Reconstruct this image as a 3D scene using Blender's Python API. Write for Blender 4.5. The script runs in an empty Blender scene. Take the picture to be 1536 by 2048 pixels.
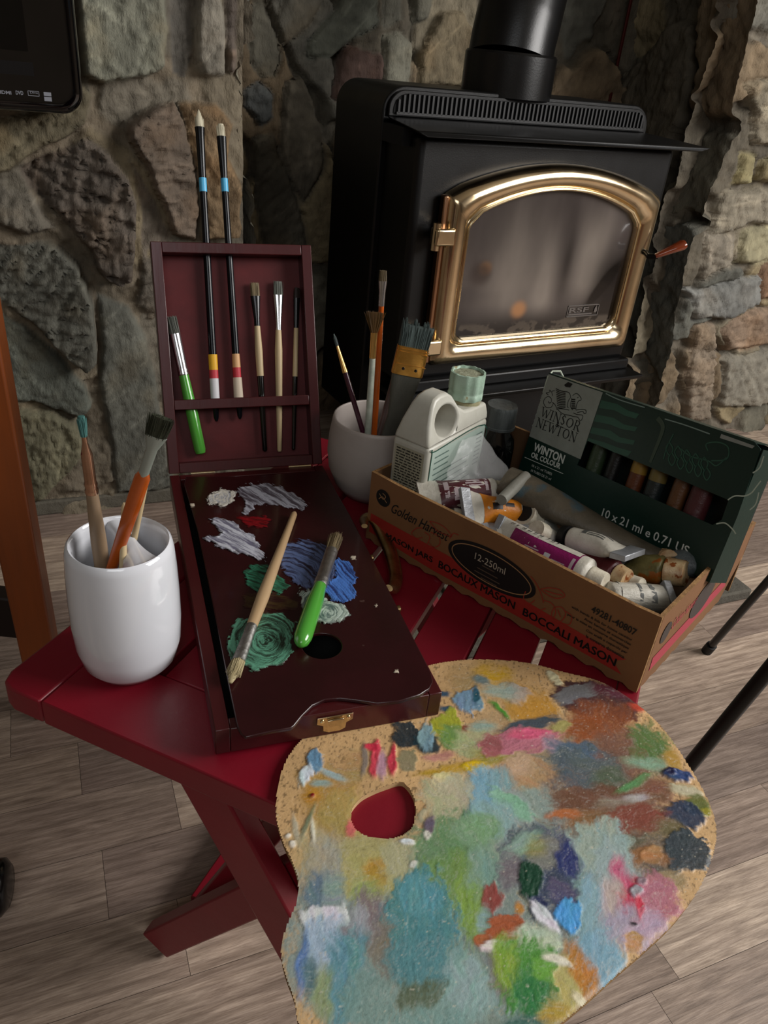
import bpy, bmesh, math, random
import numpy as np
from mathutils import Vector, Matrix
R = math.radians
rng = random.Random(7)
C = bpy.context.scene.collection

# ---------------------------------------------------------------- camera
CAMZ = 0.82
F, TH, RO = 1537.55, 0.5356, 0.10605
_c, _s = math.cos(RO), math.sin(RO)
_r0 = np.array([1, 0, 0.]); _u0 = np.array([0, math.sin(TH), math.cos(TH)])
FW = np.array([0, math.cos(TH), -math.sin(TH)])
RT = _r0*_c + _u0*_s
UP = _u0*_c - _r0*_s
CAM = np.array([0, 0, CAMZ])
cam_d = bpy.data.cameras.new('camera'); cam = bpy.data.objects.new('camera', cam_d); C.objects.link(cam)
cam_d.sensor_fit = 'HORIZONTAL'; cam_d.sensor_width = 36.0; cam_d.lens = F/1536*36.0
cam_d.clip_start = 0.02; cam_d.clip_end = 50
m = Matrix([[RT[0], UP[0], -FW[0], 0], [RT[1], UP[1], -FW[1], 0], [RT[2], UP[2], -FW[2], CAMZ], [0, 0, 0, 1]])
cam.matrix_world = m
bpy.context.scene.camera = cam
vs = bpy.context.scene.view_settings
vs.view_transform = 'Standard'; vs.look = 'None'; vs.exposure = 0.0; vs.gamma = 1.0; vs.use_curve_mapping = False

# ---------------------------------------------------------------- light
world = bpy.data.worlds.new('world'); bpy.context.scene.world = world; world.use_nodes = True
world.node_tree.nodes['Background'].inputs[0].default_value = (0.75, 0.85, 1.0, 1)
world.node_tree.nodes['Background'].inputs[1].default_value = 0.07
def area(name, loc, target, size, size_y, power, col):
    d = bpy.data.lights.new(name, 'AREA'); d.shape = 'RECTANGLE'; d.size = size; d.size_y = size_y
    d.energy = power; d.color = col
    o = bpy.data.objects.new(name, d); C.objects.link(o); o.location = loc
    o.rotation_euler = (Vector(target)-Vector(loc)).to_track_quat('-Z', 'Y').to_euler()
    return o
area('window_light', (2.25, 0.55, 1.60), (0.1, 0.70, 0.35), 1.4, 1.1, 78, (1.0, 0.97, 0.94))
area('rear_fill_light', (0.1, -1.5, 2.1), (0.1, 0.6, 0.3), 1.3, 0.9, 13, (0.95, 0.98, 1.0))  # fill light added behind the camera; the rear wall has no window

# ---------------------------------------------------------------- helpers
def ray(px, py): return FW + RT*(px-768)/F - UP*(py-1024)/F
def at(px, py, z):                       # the point of the horizontal plane at height z seen at a photo pixel
    v = ray(px, py); return CAM + v*((z-CAMZ)/v[2])
def on(px, py, P, n):                    # same, on any plane
    v = ray(px, py); n = np.asarray(n, float); return CAM + v*(((np.asarray(P)-CAM) @ n)/(v @ n))
def proj(P):
    P = np.asarray(P, float) - CAM; z = P @ FW
    return 768 + F*(P @ RT)/z, 1024 - F*(P @ UP)/z
def lin(h):
    h = h.lstrip('#'); c = [int(h[i:i+2], 16)/255 for i in (0, 2, 4)]
    return tuple(x/12.92 if x <= .04045 else ((x+.055)/1.055)**2.4 for x in c)
def frame(o, x, y, z):
    return Matrix([[x[0], y[0], z[0], o[0]], [x[1], y[1], z[1], o[1]], [x[2], y[2], z[2], o[2]], [0, 0, 0, 1]])
def nrm(v): v = np.asarray(v, float); return v/np.linalg.norm(v)

class MB:
    def __init__(s): s.v = []; s.f = []
    def add(s, vs, fs):
        b = len(s.v); s.v += [tuple(map(float, v)) for v in vs]; s.f += [tuple(b+i for i in f) for f in fs]; return s
    def box(s, lo, hi):
        x0, y0, z0 = lo; x1, y1, z1 = hi
        return s.add([(x0,y0,z0),(x1,y0,z0),(x1,y1,z0),(x0,y1,z0),(x0,y0,z1),(x1,y0,z1),(x1,y1,z1),(x0,y1,z1)],
                     [(0,3,2,1),(4,5,6,7),(0,1,5,4),(1,2,6,5),(2,3,7,6),(3,0,4,7)])
    def hexa(s, b, t):                    # b, t: 4 bottom and 4 top points
        return s.add(list(b)+list(t), [(3,2,1,0),(4,5,6,7),(0,1,5,4),(1,2,6,5),(2,3,7,6),(3,0,4,7)])
    def beam(s, p, q, w, h, up=(0,0,1)):
        p, q = np.array(p, float), np.array(q, float); d = nrm(q-p); a = nrm(np.cross(d, up)); b = np.cross(a, d)
        k = [(-w/2,-h/2),(w/2,-h/2),(w/2,h/2),(-w/2,h/2)]
        return s.hexa([p+a*i+b*j for i, j in k], [q+a*i+b*j for i, j in k])
    def loft(s, rings, cap=True, closed=True):
        n = len(rings[0]); b = len(s.v)
        for r in rings: s.v += [tuple(map(float, v)) for v in r]
        for i in range(len(rings)-1):
            for j in range(n if closed else n-1):
                k = (j+1) % n; s.f.append((b+i*n+j, b+i*n+k, b+(i+1)*n+k, b+(i+1)*n+j))
        if cap and closed:
            s.f.append(tuple(b+j for j in range(n))[::-1]); s.f.append(tuple(b+(len(rings)-1)*n+j for j in range(n)))
        return s
    def lathe(s, prof, n=32, cap=True, fx=1, fy=1):   # prof: (r, z)
        return s.loft([[(r*fx*math.cos(2*math.pi*j/n), r*fy*math.sin(2*math.pi*j/n), z) for j in range(n)] for r, z in prof], cap)
    def tube(s, pts, rad, n=12, cap=True, squash=1.0):
        pts = [np.array(p, float) for p in pts]; rings = []; a = None
        for i, p in enumerate(pts):
            d = nrm(pts[min(i+1, len(pts)-1)]-pts[max(i-1, 0)])
            if a is None:
                a = np.cross(d, (0,0,1));  a = np.cross(d, (1,0,0)) if np.linalg.norm(a) < .1 else a
            a = nrm(a-d*(a@d)); b = np.cross(d, a); r = rad[i] if hasattr(rad, '__len__') else rad
            rings.append([p+a*r*math.cos(2*math.pi*j/n)+b*r*squash*math.sin(2*math.pi*j/n) for j in range(n)])
        return s.loft(rings, cap)
    def prism(s, poly, z0, z1):
        n = len(poly); b = len(s.v)
        s.v += [(x, y, z0) for x, y in poly]+[(x, y, z1) for x, y in poly]
        s.f.append(tuple(b+i for i in range(n))[::-1]); s.f.append(tuple(b+n+i for i in range(n)))
        for i in range(n): j = (i+1) % n; s.f.append((b+i, b+j, b+n+j, b+n+i))
        return s
    def build(s, name, mat, parent=None, smooth=False, bevel=0, seg=2, angle=40, sub=0):
        me = bpy.data.meshes.new(name); me.from_pydata(s.v, [], s.f); me.update()
        bm = bmesh.new(); bm.from_mesh(me); bmesh.ops.recalc_face_normals(bm, faces=bm.faces); bm.to_mesh(me); bm.free()
        o = bpy.data.objects.new(name, me); C.objects.link(o)
        for mm in (mat if isinstance(mat, (list, tuple)) else [mat]): me.materials.append(mm)
        if parent is not None: o.parent = parent
        if bevel:
            b = o.modifiers.new('bevel', 'BEVEL'); b.width = bevel; b.segments = seg; b.limit_method = 'ANGLE'; b.angle_limit = R(35)
        if sub:
            b = o.modifiers.new('sub', 'SUBSURF'); b.levels = sub; b.render_levels = sub
        if smooth or bevel:
            for p in me.polygons: p.use_smooth = True
            e = bmesh.new(); e.from_mesh(me)
            for ed in e.edges:
                if len(ed.link_faces) == 2 and ed.calc_face_angle(0) > R(angle): ed.smooth = False
            e.to_mesh(me); e.free()
        return o

def thing(name, label, cat, M=None, group=None, loc=None, rz=0):
    o = bpy.data.objects.new(name, None); C.objects.link(o); o.empty_display_size = .02
    o['label'] = label; o['category'] = cat
    if group: o['group'] = group
    if M is not None: o.matrix_world = M
    if loc is not None: o.location = loc; o.rotation_euler = (0, 0, rz)
    return o
def struct(o): o['kind'] = 'structure'; return o
def lab(o, t): o['label'] = t; return o

# ---------------------------------------------------------------- materials
def mat(name, col, rough=.5, metal=0, noise=0, nscale=20, col2=None, bump=0, bscale=60, stretch=None, coat=0, spec=.5, detail=6,
        trans=0, ior=1.45, alpha=1, attr=None, attr_noise=0, sss=0, spots=None, rough_noise=0):
    M_ = bpy.data.materials.new(name); M_.use_nodes = True; nt = M_.node_tree; nd = nt.nodes; L = nt.links
    b = nd['Principled BSDF']; b.inputs['Roughness'].default_value = rough; b.inputs['Metallic'].default_value = metal
    b.inputs['Coat Weight'].default_value = coat; b.inputs['Coat Roughness'].default_value = .08
    b.inputs['Specular IOR Level'].default_value = spec; b.inputs['IOR'].default_value = ior
    b.inputs['Transmission Weight'].default_value = trans; b.inputs['Alpha'].default_value = alpha
    c = lin(col) if isinstance(col, str) else col
    tc = nd.new('ShaderNodeTexCoord'); mp = nd.new('ShaderNodeMapping'); L.new(tc.outputs['Object'], mp.inputs[0])
    if stretch: mp.inputs['Scale'].default_value = stretch
    src = None
    if attr:
        a = nd.new('ShaderNodeAttribute'); a.attribute_name = attr; src = a.outputs['Color']
    if noise or col2:
        n = nd.new('ShaderNodeTexNoise'); n.inputs['Scale'].default_value = nscale; n.inputs['Detail'].default_value = detail
        n.inputs['Roughness'].default_value = .62
        L.new(mp.outputs[0], n.inputs['Vector'])
        rp = nd.new('ShaderNodeValToRGB'); rp.color_ramp.elements[0].position = .5-.5*(1-min(noise, .95))*.6-.02
        rp.color_ramp.elements[1].position = .5+.5*(1-min(noise, .95))*.6+.02
        if attr:
            mx = nd.new('ShaderNodeMix'); mx.data_type = 'RGBA'; mx.blend_type = 'MULTIPLY'; mx.inputs[0].default_value = 1
            k = attr_noise or .3
            rp.color_ramp.elements[0].color = (1-k,)*3+(1,); rp.color_ramp.elements[1].color = (1+k*.6,)*3+(1,)
            L.new(n.outputs[0], rp.inputs[0]); L.new(src, mx.inputs[6]); L.new(rp.outputs[0], mx.inputs[7]); src = mx.outputs[2]
        else:
            c2 = (lin(col2) if isinstance(col2, str) else col2) if col2 else tuple(x*.72 for x in c)
            rp.color_ramp.elements[0].color = c2+(1,); rp.color_ramp.elements[1].color = c+(1,)
            L.new(n.outputs[0], rp.inputs[0]); src = rp.outputs[0]
    if spots:                             # (colour, scale, threshold)
        n3 = nd.new('ShaderNodeTexNoise'); n3.inputs['Scale'].default_value = spots[1]; n3.inputs['Detail'].default_value = 3
        L.new(tc.outputs['Object'], n3.inputs['Vector'])
        r3 = nd.new('ShaderNodeValToRGB'); r3.color_ramp.elements[0].position = spots[2]; r3.color_ramp.elements[1].position = spots[2]+.04
        L.new(n3.outputs[0], r3.inputs[0]); mx = nd.new('ShaderNodeMix'); mx.data_type = 'RGBA'
        L.new(r3.outputs[0], mx.inputs[0])
        if src is not None: L.new(src, mx.inputs[6])
        else: mx.inputs[6].default_value = c+(1,)
        mx.inputs[7].default_value = lin(spots[0])+(1,); src = mx.outputs[2]
    if src is not None: L.new(src, b.inputs['Base Color'])
    else: b.inputs['Base Color'].default_value = c+(1,)
    if rough_noise:
        n4 = nd.new('ShaderNodeTexNoise'); n4.inputs['Scale'].default_value = 14; L.new(tc.outputs['Object'], n4.inputs['Vector'])
        mr = nd.new('ShaderNodeMapRange'); mr.inputs[3].default_value = max(0, rough-rough_noise); mr.inputs[4].default_value = rough+rough_noise
        L.new(n4.outputs[0], mr.inputs[0]); L.new(mr.outputs[0], b.inputs['Roughness'])
    if bump:
        n2 = nd.new('ShaderNodeTexNoise'); n2.inputs['Scale'].default_value = bscale; n2.inputs['Detail'].default_value = 8
        n2.inputs['Roughness'].default_value = .65
        L.new(mp.outputs[0], n2.inputs['Vector'])
        bp = nd.new('ShaderNodeBump'); bp.inputs['Strength'].default_value = min(1, bump); bp.inputs['Distance'].default_value = .002*max(1, bump)
        L.new(n2.outputs[0], bp.inputs['Height']); L.new(bp.outputs[0], b.inputs['Normal'])
    return M_

RED = mat('red_painted_wood', '#7c1222', .36, noise=.3, nscale=9, col2='#6e0f1e', bump=.12, bscale=90, rough_noise=.08)
MAHOG = mat('mahogany_wood', '#4a1517', .33, noise=.2, nscale=14, col2='#2c0a0c', stretch=(1, .12, 1), bump=.1, bscale=120, coat=.15)
MAHOGL = mat('mahogany_back_panel', '#581a1c', .5, spec=.3, noise=.2, nscale=30, col2='#461416', bump=.08, bscale=200)
PANEL = mat('mahogany_palette_panel', '#2f0d10', .30, noise=.2, nscale=20, col2='#220809', bump=.08, bscale=160, coat=.2, spots=('#4a3630', 60, .735))
FELT = mat('black_felt', '#030303', .9)
BLACK = mat('stove_enamel_black', '#070708', .40, spec=.38, noise=.3, nscale=60, col2='#050505', bump=.10, bscale=400, rough_noise=.08)
PIPE = mat('stovepipe_black', '#0b0b0c', .30, noise=.3, nscale=30, col2='#070707', bump=.08, bscale=300)
VENT_SHADE = mat('vent_painted_shade', '#020202', .9)  # near-black colour painted in for the shade inside the vents
BRASS = mat('polished_brass', (.80, .66, .43), .20, 1, noise=.2, nscale=7, col2=(.55, .41, .25), rough_noise=.08, bump=.04, bscale=25)
BRASSL = mat('bright_brass', (.86, .72, .45), .2, 1)
ABRASS = mat('antique_bronze', (.66, .48, .24), .30, 1, noise=.25, nscale=60, col2=(.26, .17, .07), bump=.2, bscale=120)
CERAM = mat('white_glazed_ceramic', '#d6d8de', .07, coat=.6, spots=('#77787c', 90, .80))
CERAM2 = mat('matte_cream_ceramic', '#a39a94', .45, noise=.3, nscale=30, col2='#988e88', spots=('#8b8078', 30, .72))
CHROME = mat('ferrule_metal', (.72, .72, .74), .22, 1, noise=.2, nscale=90, col2=(.5, .5, .52))
DIRTYM = mat('dirty_ferrule_metal', (.55, .54, .52), .38, 1, noise=.2, nscale=160, col2=(.28, .27, .25), bump=.3, bscale=300)
COPPER = mat('copper_ferrule', (.78, .50, .36), .22, 1, noise=.2, nscale=80, col2=(.55, .33, .22), spots=('#9c3050', 120, .68))
GOLD = mat('gold_ferrule', (.80, .50, .17), .24, 1)
BLACKF = mat('black_ferrule', '#0c0d10', .25, .2)
NAVYH = mat('dark_blue_lacquer', '#030409', .24, spec=.3)
BLACKH = mat('black_lacquer', '#060606', .2, coat=.5)
GREENH = mat('green_lacquer', '#4a9636', .2, coat=.6, spots=('#20301a', 160, .79))
ORANGEH = mat('clear_orange_plastic', '#b8561c', .16, coat=.3, noise=.2, nscale=40, col2='#9c4612')
PURPLEH = mat('purple_lacquer', '#3c1426', .2, coat=.5)
CREAMH = mat('pale_mint_handle', '#b8bcae', .3, noise=.25, nscale=90, col2='#8c9488', coat=.3)
WOODP = mat('pale_raw_wood', '#c2a580', .45, noise=.15, nscale=40, col2='#8e7250', stretch=(1, 1, .12), spots=('#4a3420', 110, .74))
WOODG = mat('greyed_wood', '#a58a68', .45, noise=.15, nscale=26, col2='#5a4c44', stretch=(1, 1, .2), coat=.2)
WOODC = mat('cream_wood', '#c8b48e', .5, noise=.15, nscale=60, col2='#b09a74', stretch=(1, 1, .1))
GREYH = mat('dirty_grey_handle', '#4e4c42', .6, noise=.2, nscale=60, col2='#35352f', bump=.3, bscale=150, stretch=(1, 1, .4))
TAUPEH = mat('taupe_handle', '#5c4a46', .4, noise=.2, nscale=40, col2='#43352f')
def bristle(n, a, b): return mat(n, a, .6, noise=.15, nscale=160, col2=b, stretch=(1, 1, .12))
BR_WHITE = bristle('white_bristle', '#cfc8b0', '#9c957e'); BR_GREY = bristle('paint_grey_bristle', '#6c7068', '#35382e')
BR_SLATE = bristle('slate_paint_bristle', '#4c5a58', '#27302e'); BR_TAN = bristle('tan_bristle', '#8a7a58', '#3c3020')
BR_BROWN = bristle('brown_fan_bristle', '#6a4a1c', '#2c1e0a'); BR_TEAL = bristle('teal_paint_bristle', '#4c7c78', '#204440')
BR_OLIVE = bristle('olive_dark_bristle', '#3c4030', '#181a10'); BR_CREAM = bristle('cream_bristle', '#cbbd94', '#7c6c48')
BR_DARK = bristle('dark_sable_bristle', '#2a1c16', '#100a08')
SKY = mat('sky_blue_band', '#4aa6d0', .35); YEL = mat('yellow_label', '#d8a418', .5); REDL = mat('red_label', '#b8303c', .5)
WHTL = mat('white_label', '#c9c9cc', .5); PEACH = mat('peach_label', '#cfa070', .5); CREML = mat('cream_label', '#c4b4a0', .5)
INK = mat('black_print', '#0b0a0a', .6); INKG = mat('grey_print', '#5a5b58', .6); WHITEP = mat('white_print', '#c8cac4', .5)
REDP = mat('red_print', '#8e221a', .6)
REDP2 = mat('red_outline_print', '#8c2c1c', .6)
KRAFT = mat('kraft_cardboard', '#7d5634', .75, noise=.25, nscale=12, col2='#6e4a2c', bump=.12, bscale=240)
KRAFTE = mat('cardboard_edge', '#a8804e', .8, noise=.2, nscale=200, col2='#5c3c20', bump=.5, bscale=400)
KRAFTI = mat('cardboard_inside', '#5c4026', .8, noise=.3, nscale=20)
GREENB = mat('green_carton', '#0e2c24', .38, noise=.3, nscale=10, col2='#0b241d', bump=.1, bscale=120, spots=('#50665c', 90, .76))
GREENB2 = mat('green_carton_light_print', '#275443', .38, noise=.3, nscale=14, col2='#1d4436')
GREYL = mat('carton_grey_panel', '#8e918a', .5, noise=.3, nscale=60, col2='#80837c', spots=('#4a4a44', 130, .74), bump=.1, bscale=200)
TORN = mat('torn_paper', '#b0b8a8', .8)
PLASTW = mat('milky_plastic', '#c4c3ba', .35, noise=.2, nscale=18, col2='#a5a294', spots=('#5e5a48', 50, .70), bump=.15, bscale=60)
PLASTC = mat('frosted_cap', '#a9bfae', .3, noise=.3, nscale=50, col2='#8ea893', spots=('#8a8464', 60, .66), bump=.4, bscale=160)
TURB = mat('dried_paint_skin', '#a8ac94', .6, noise=.15, nscale=150, col2='#7c7a60', bump=1, bscale=200)
LABELG = mat('pale_green_label', '#aebdb2', .4, noise=.3, nscale=30, col2='#9eb0a6')
LABELW = mat('jug_text_panel', '#a29e8a', .5, noise=.3, nscale=40, col2='#8f8b77')
DGREEN = mat('dark_green_line', '#1f4a3c', .5)
def tubem(n, a, b, sp=None, metal=0, rough=.35): return mat(n, a, rough, metal, noise=.15, nscale=70, col2=b, bump=.5, bscale=90, spots=sp)
TUBEW = tubem('tube_white', '#dedace', '#b8b2a4', ('#6a6048', 80, .70)); TUBEF = tubem('tube_foil', '#b9bcc0', '#8c8f94', None, .5)
TUBECAP = tubem('tube_cap_white', '#e0dac8', '#a89c86', ('#6a5038', 90, .72))
MAROON = tubem('tube_maroon', '#5c2c32', '#482026', ('#8a7a78', 110, .68)); ORANGET = tubem('tube_orange', '#d88824', '#b86a18', ('#6e3c0c', 120, .72))
MAGENTA = tubem('tube_magenta', '#8c1a60', '#70124a'); DRED = tubem('tube_dark_red', '#54181c', '#3a0e12', ('#8c6c60', 110, .70))
OLIVET = tubem('tube_olive_stained', '#8a8050', '#3c3818', ('#8a4c18', 60, .55)); STAINCAP = tubem('cap_rust_stained', '#c8b890', '#8a4c14', ('#7a3c0c', 90, .60))
WRINK = mat('wrinkled_white_tube', '#dcd6c8', .35, noise=.1, nscale=60, col2='#7c786c', bump=2, bscale=45, stretch=(1, 1, .4))
DIRTY = mat('dirty_paint_tube', '#6a6050', .5, noise=.1, nscale=26, col2='#2c2a22', bump=1, bscale=40, spots=('#44565c', 22, .62))
DIRTYC = mat('clear_grey_plastic', '#6c7476', .2, noise=.1, nscale=40, col2='#24282a', bump=1.5, bscale=40)
LIME = mat('lime_band', '#8a9a1c', .4)
FILM = mat('clear_plastic_film', '#ffffff', .12, alpha=.13, bump=1, bscale=30, spec=.8)
GLASSD = mat('dark_glass_bottle', '#0a0908', .08, coat=.5, spec=.6)
ALUCAP = mat('ridged_grey_cap', '#6c7272', .45, .3, noise=.1, nscale=120, col2='#3a3e3e', bump=1, bscale=140, stretch=(1, 1, .15))
TVM = mat('gloss_black_plastic', '#020203', .05, coat=.8)
TVS = mat('black_screen', '#040404', .12)
OAK = mat('orange_oak', '#8c4310', .38, noise=.1, nscale=30, col2='#64300e', stretch=(1, 1, .08), bump=.15, bscale=80, coat=.2)
STEELK = mat('black_powdercoat', '#050505', .35)
CORK = None

# ---------------------------------------------------------------- noise on arrays
def hashn(ix, iy, seed):
    h = (ix.astype(np.int64)*374761393 + iy.astype(np.int64)*668265263 + seed*974634777) & 0x7fffffff
    h = ((h ^ (h >> 13))*1274126177) & 0x7fffffff
    return ((h ^ (h >> 16)) & 0xffff)/65535.0
def vnoise(x, y, seed=0):
    ix, iy = np.floor(x), np.floor(y); fx, fy = x-ix, y-iy; ix = ix.astype(np.int64); iy = iy.astype(np.int64)
    fx = fx*fx*(3-2*fx); fy = fy*fy*(3-2*fy)
    a, b, c, d = hashn(ix, iy, seed), hashn(ix+1, iy, seed), hashn(ix, iy+1, seed), hashn(ix+1, iy+1, seed)
    return (a*(1-fx)+b*fx)*(1-fy)+(c*(1-fx)+d*fx)*fy
def fbm(x, y, seed=0, o=4, gain=.5):
    s = 0; a = 1; t = 0
    for i in range(o): s = s+a*vnoise(x*2**i, y*2**i, seed+i*17); t += a; a *= gain
    return s/t
def sst(a, b, x): t = np.clip((x-a)/(b-a), 0, 1); return t*t*(3-2*t)
def sdpoly(X, Y, poly):                   # signed distance, positive inside
    d = np.full(X.shape, 1e9); ins = np.zeros(X.shape, bool); n = len(poly)
    for i in range(n):
        x0, y0 = poly[i]; x1, y1 = poly[(i+1) % n]; ex, ey = x1-x0, y1-y0
        t = np.clip(((X-x0)*ex+(Y-y0)*ey)/(ex*ex+ey*ey+1e-12), 0, 1)
        d = np.minimum(d, np.hypot(X-x0-t*ex, Y-y0-t*ey))
        c = ((y0 > Y) != (y1 > Y)) & (X < (x1-x0)*(Y-y0)/((y1-y0) if y1 != y0 else 1e-9)+x0); ins ^= c
    return np.where(ins, d, -d)
def grid_obj(name, P, col, mat_, parent=None, keep=None, smooth=True):   # P: (h, w, 3), col: (h, w, 3)
    h, w = P.shape[:2]; idx = np.arange(h*w).reshape(h, w)
    q = np.stack([idx[:-1, :-1], idx[:-1, 1:], idx[1:, 1:], idx[1:, :-1]], -1).reshape(-1, 4)
    if keep is not None:
        kq = (keep[:-1, :-1] & keep[:-1, 1:] & keep[1:, 1:] & keep[1:, :-1]).reshape(-1); q = q[kq]
        used = np.unique(q); re = np.full(h*w, -1); re[used] = np.arange(len(used)); q = re[q]
    else: used = np.arange(h*w)
    me = bpy.data.meshes.new(name); v = P.reshape(-1, 3)[used]
    me.vertices.add(len(v)); me.vertices.foreach_set('co', v.astype(np.float32).ravel())
    me.loops.add(q.size); me.loops.foreach_set('vertex_index', q.astype(np.int32).ravel())
    me.polygons.add(len(q)); me.polygons.foreach_set('loop_start', np.arange(0, q.size, 4, dtype=np.int32))
    me.update(calc_edges=True)
    if smooth: me.polygons.foreach_set('use_smooth', np.ones(len(q), bool))
    a = me.color_attributes.new('col', 'FLOAT_COLOR', 'POINT')
    c = np.concatenate([col.reshape(-1, 3)[used], np.ones((len(used), 1))], 1)
    a.data.foreach_set('color', c.astype(np.float32).ravel())
    me.materials.append(mat_)
    o = bpy.data.objects.new(name, me); C.objects.link(o)
    if parent is not None: o.parent = parent
    return o

# ---------------------------------------------------------------- floor
FA = R(25.2); FU = np.array([math.cos(FA), math.sin(FA)]); FN = np.array([-FU[1], FU[0]])
def floor_mat():
    M_ = bpy.data.materials.new('weathered_oak_laminate'); M_.use_nodes = True; nt = M_.node_tree; nd = nt.nodes; L = nt.links
    b = nd['Principled BSDF']; b.inputs['Roughness'].default_value = .42
    at_ = nd.new('ShaderNodeAttribute'); at_.attribute_name = 'tone'
    uv = nd.new('ShaderNodeUVMap'); sep = nd.new('ShaderNodeSeparateXYZ'); L.new(uv.outputs[0], sep.inputs[0])
    def noise(sx, sy, scale, det, dist=0, rough=.6):
        mp = nd.new('ShaderNodeMapping'); mp.inputs['Scale'].default_value = (sx, sy, 1); L.new(uv.outputs[0], mp.inputs[0])
        n = nd.new('ShaderNodeTexNoise'); n.inputs['Scale'].default_value = scale; n.inputs['Detail'].default_value = det
        n.inputs['Distortion'].default_value = dist; n.inputs['Roughness'].default_value = rough
        L.new(mp.outputs[0], n.inputs['Vector']); return n
    n1 = noise(.5, 5, 14, 8, 1.2, .7); n2 = noise(1, 22, 30, 6, .3, .75); n3 = noise(1.2, 1.6, 6, 3)
    w = nd.new('ShaderNodeTexWave'); w.wave_type = 'BANDS'; w.bands_direction = 'Y'; w.inputs['Scale'].default_value = 26; w.inputs['Distortion'].default_value = 9
    w.inputs['Detail'].default_value = 3; w.inputs['Detail Scale'].default_value = .7
    mw = nd.new('ShaderNodeMapping'); mw.inputs['Scale'].default_value = (.22, 1, 1); L.new(uv.outputs[0], mw.inputs[0]); L.new(mw.outputs[0], w.inputs['Vector'])
    def ramp(src, p0, p1, c0, c1):
        r = nd.new('ShaderNodeValToRGB'); r.color_ramp.elements[0].position = p0; r.color_ramp.elements[1].position = p1
        r.color_ramp.elements[0].color = c0+(1,); r.color_ramp.elements[1].color = c1+(1,); L.new(src, r.inputs[0]); return r
    def mul(a, b_, f=1):
        m_ = nd.new('ShaderNodeMix'); m_.data_type = 'RGBA'; m_.blend_type = 'MULTIPLY'; m_.inputs[0].default_value = f
        L.new(a, m_.inputs[6]); L.new(b_, m_.inputs[7]); return m_.outputs[2]
    g1 = ramp(n1.outputs[0], .30, .70, (.50, .46, .44), (1.18, 1.15, 1.12)); g2 = ramp(n2.outputs[0], .34, .60, (.52, .47, .44), (1.1, 1.1, 1.1))
    g3 = ramp(n3.outputs[0], .3, .7, (.82, .80, .80), (1.1, 1.1, 1.08)); g4 = ramp(w.outputs[0], .1, .8, (.80, .78, .76), (1.05, 1.05, 1.05))
    c = mul(at_.outputs['Color'], g1.outputs[0]); c = mul(c, g2.outputs[0], .8); c = mul(c, g3.outputs[0]); c = mul(c, g4.outputs[0], .7)
    L.new(c, b.inputs['Base Color'])
    bp = nd.new('ShaderNodeBump'); bp.inputs['Strength'].default_value = .25; bp.inputs['Distance'].default_value = .001
    L.new(n2.outputs[0], bp.inputs['Height']); L.new(bp.outputs[0], b.inputs['Normal'])
    return M_
def build_floor():
    RW = .0870; me = bpy.data.meshes.new('floor'); bm = bmesh.new(); uvl = bm.loops.layers.uv.new('UVMap'); cl = bm.loops.layers.float_color.new('tone')
    tones = ['#ab9c90', '#9a8b82', '#bbab9c', '#b5a698', '#8f8279', '#a59689', '#c3b4a4', '#9f9085']
    q0 = float(np.dot(FN, at(165, 1589, 0)[:2]))             # one seam measured on the floor
    fixed = {}                                             # plank ends seen on the left of the picture
    for px, py in [(160, 1540), (212, 1780), (370, 1890), (880, 1985)]:
        P = at(px, py, 0)[:2]; fixed.setdefault(math.floor((P@FN-q0)/RW), []).append(P@FU)
    r_ = random.Random(11)
    for k in range(-34, 34):
        v0, v1 = q0+k*RW, q0+(k+1)*RW
        cuts = [-3.0+r_.random()*.4]
        while cuts[-1] < 3.6: cuts.append(cuts[-1]+r_.choice([.30, .38, .46, .55, .62]))
        for u in fixed.get(k, []): cuts = [c for c in cuts if abs(c-u) > .22]+[u]
        cuts.sort()
        for i, (a, b_) in enumerate(zip(cuts[:-1], cuts[1:])):
            t = lin(r_.choice(tones)); t = tuple(x*1.0 for x in t)
            g = .00025
            vs_ = [bm.verts.new((*(FU*uu+FN*vv), 0)) for uu, vv in ((a+g, v0+g), (b_-g, v0+g), (b_-g, v1-g), (a+g, v1-g))]
            f = bm.faces.new(vs_); ox, oy = r_.random()*30, r_.random()*30
            for l, (uu, vv) in zip(f.loops, ((a, v0), (b_, v0), (b_, v1), (a, v1))): l[uvl].uv = (uu+ox, vv-v0+oy); l[cl] = (*t, 1)
    base = [bm.verts.new((*(FU*a+FN*b_), -.002)) for a, b_ in ((-3.4, -3.2), (4.4, -3.2), (4.4, 3.2), (-3.4, 3.2))]
    f = bm.faces.new(base)
    for l in f.loops: l[cl] = (.10, .08, .065, 1)
    bm.to_mesh(me); bm.free(); me.materials.append(floor_mat())
    o = bpy.data.objects.new('floor', me); C.objects.link(o); struct(o)
build_floor()

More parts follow.
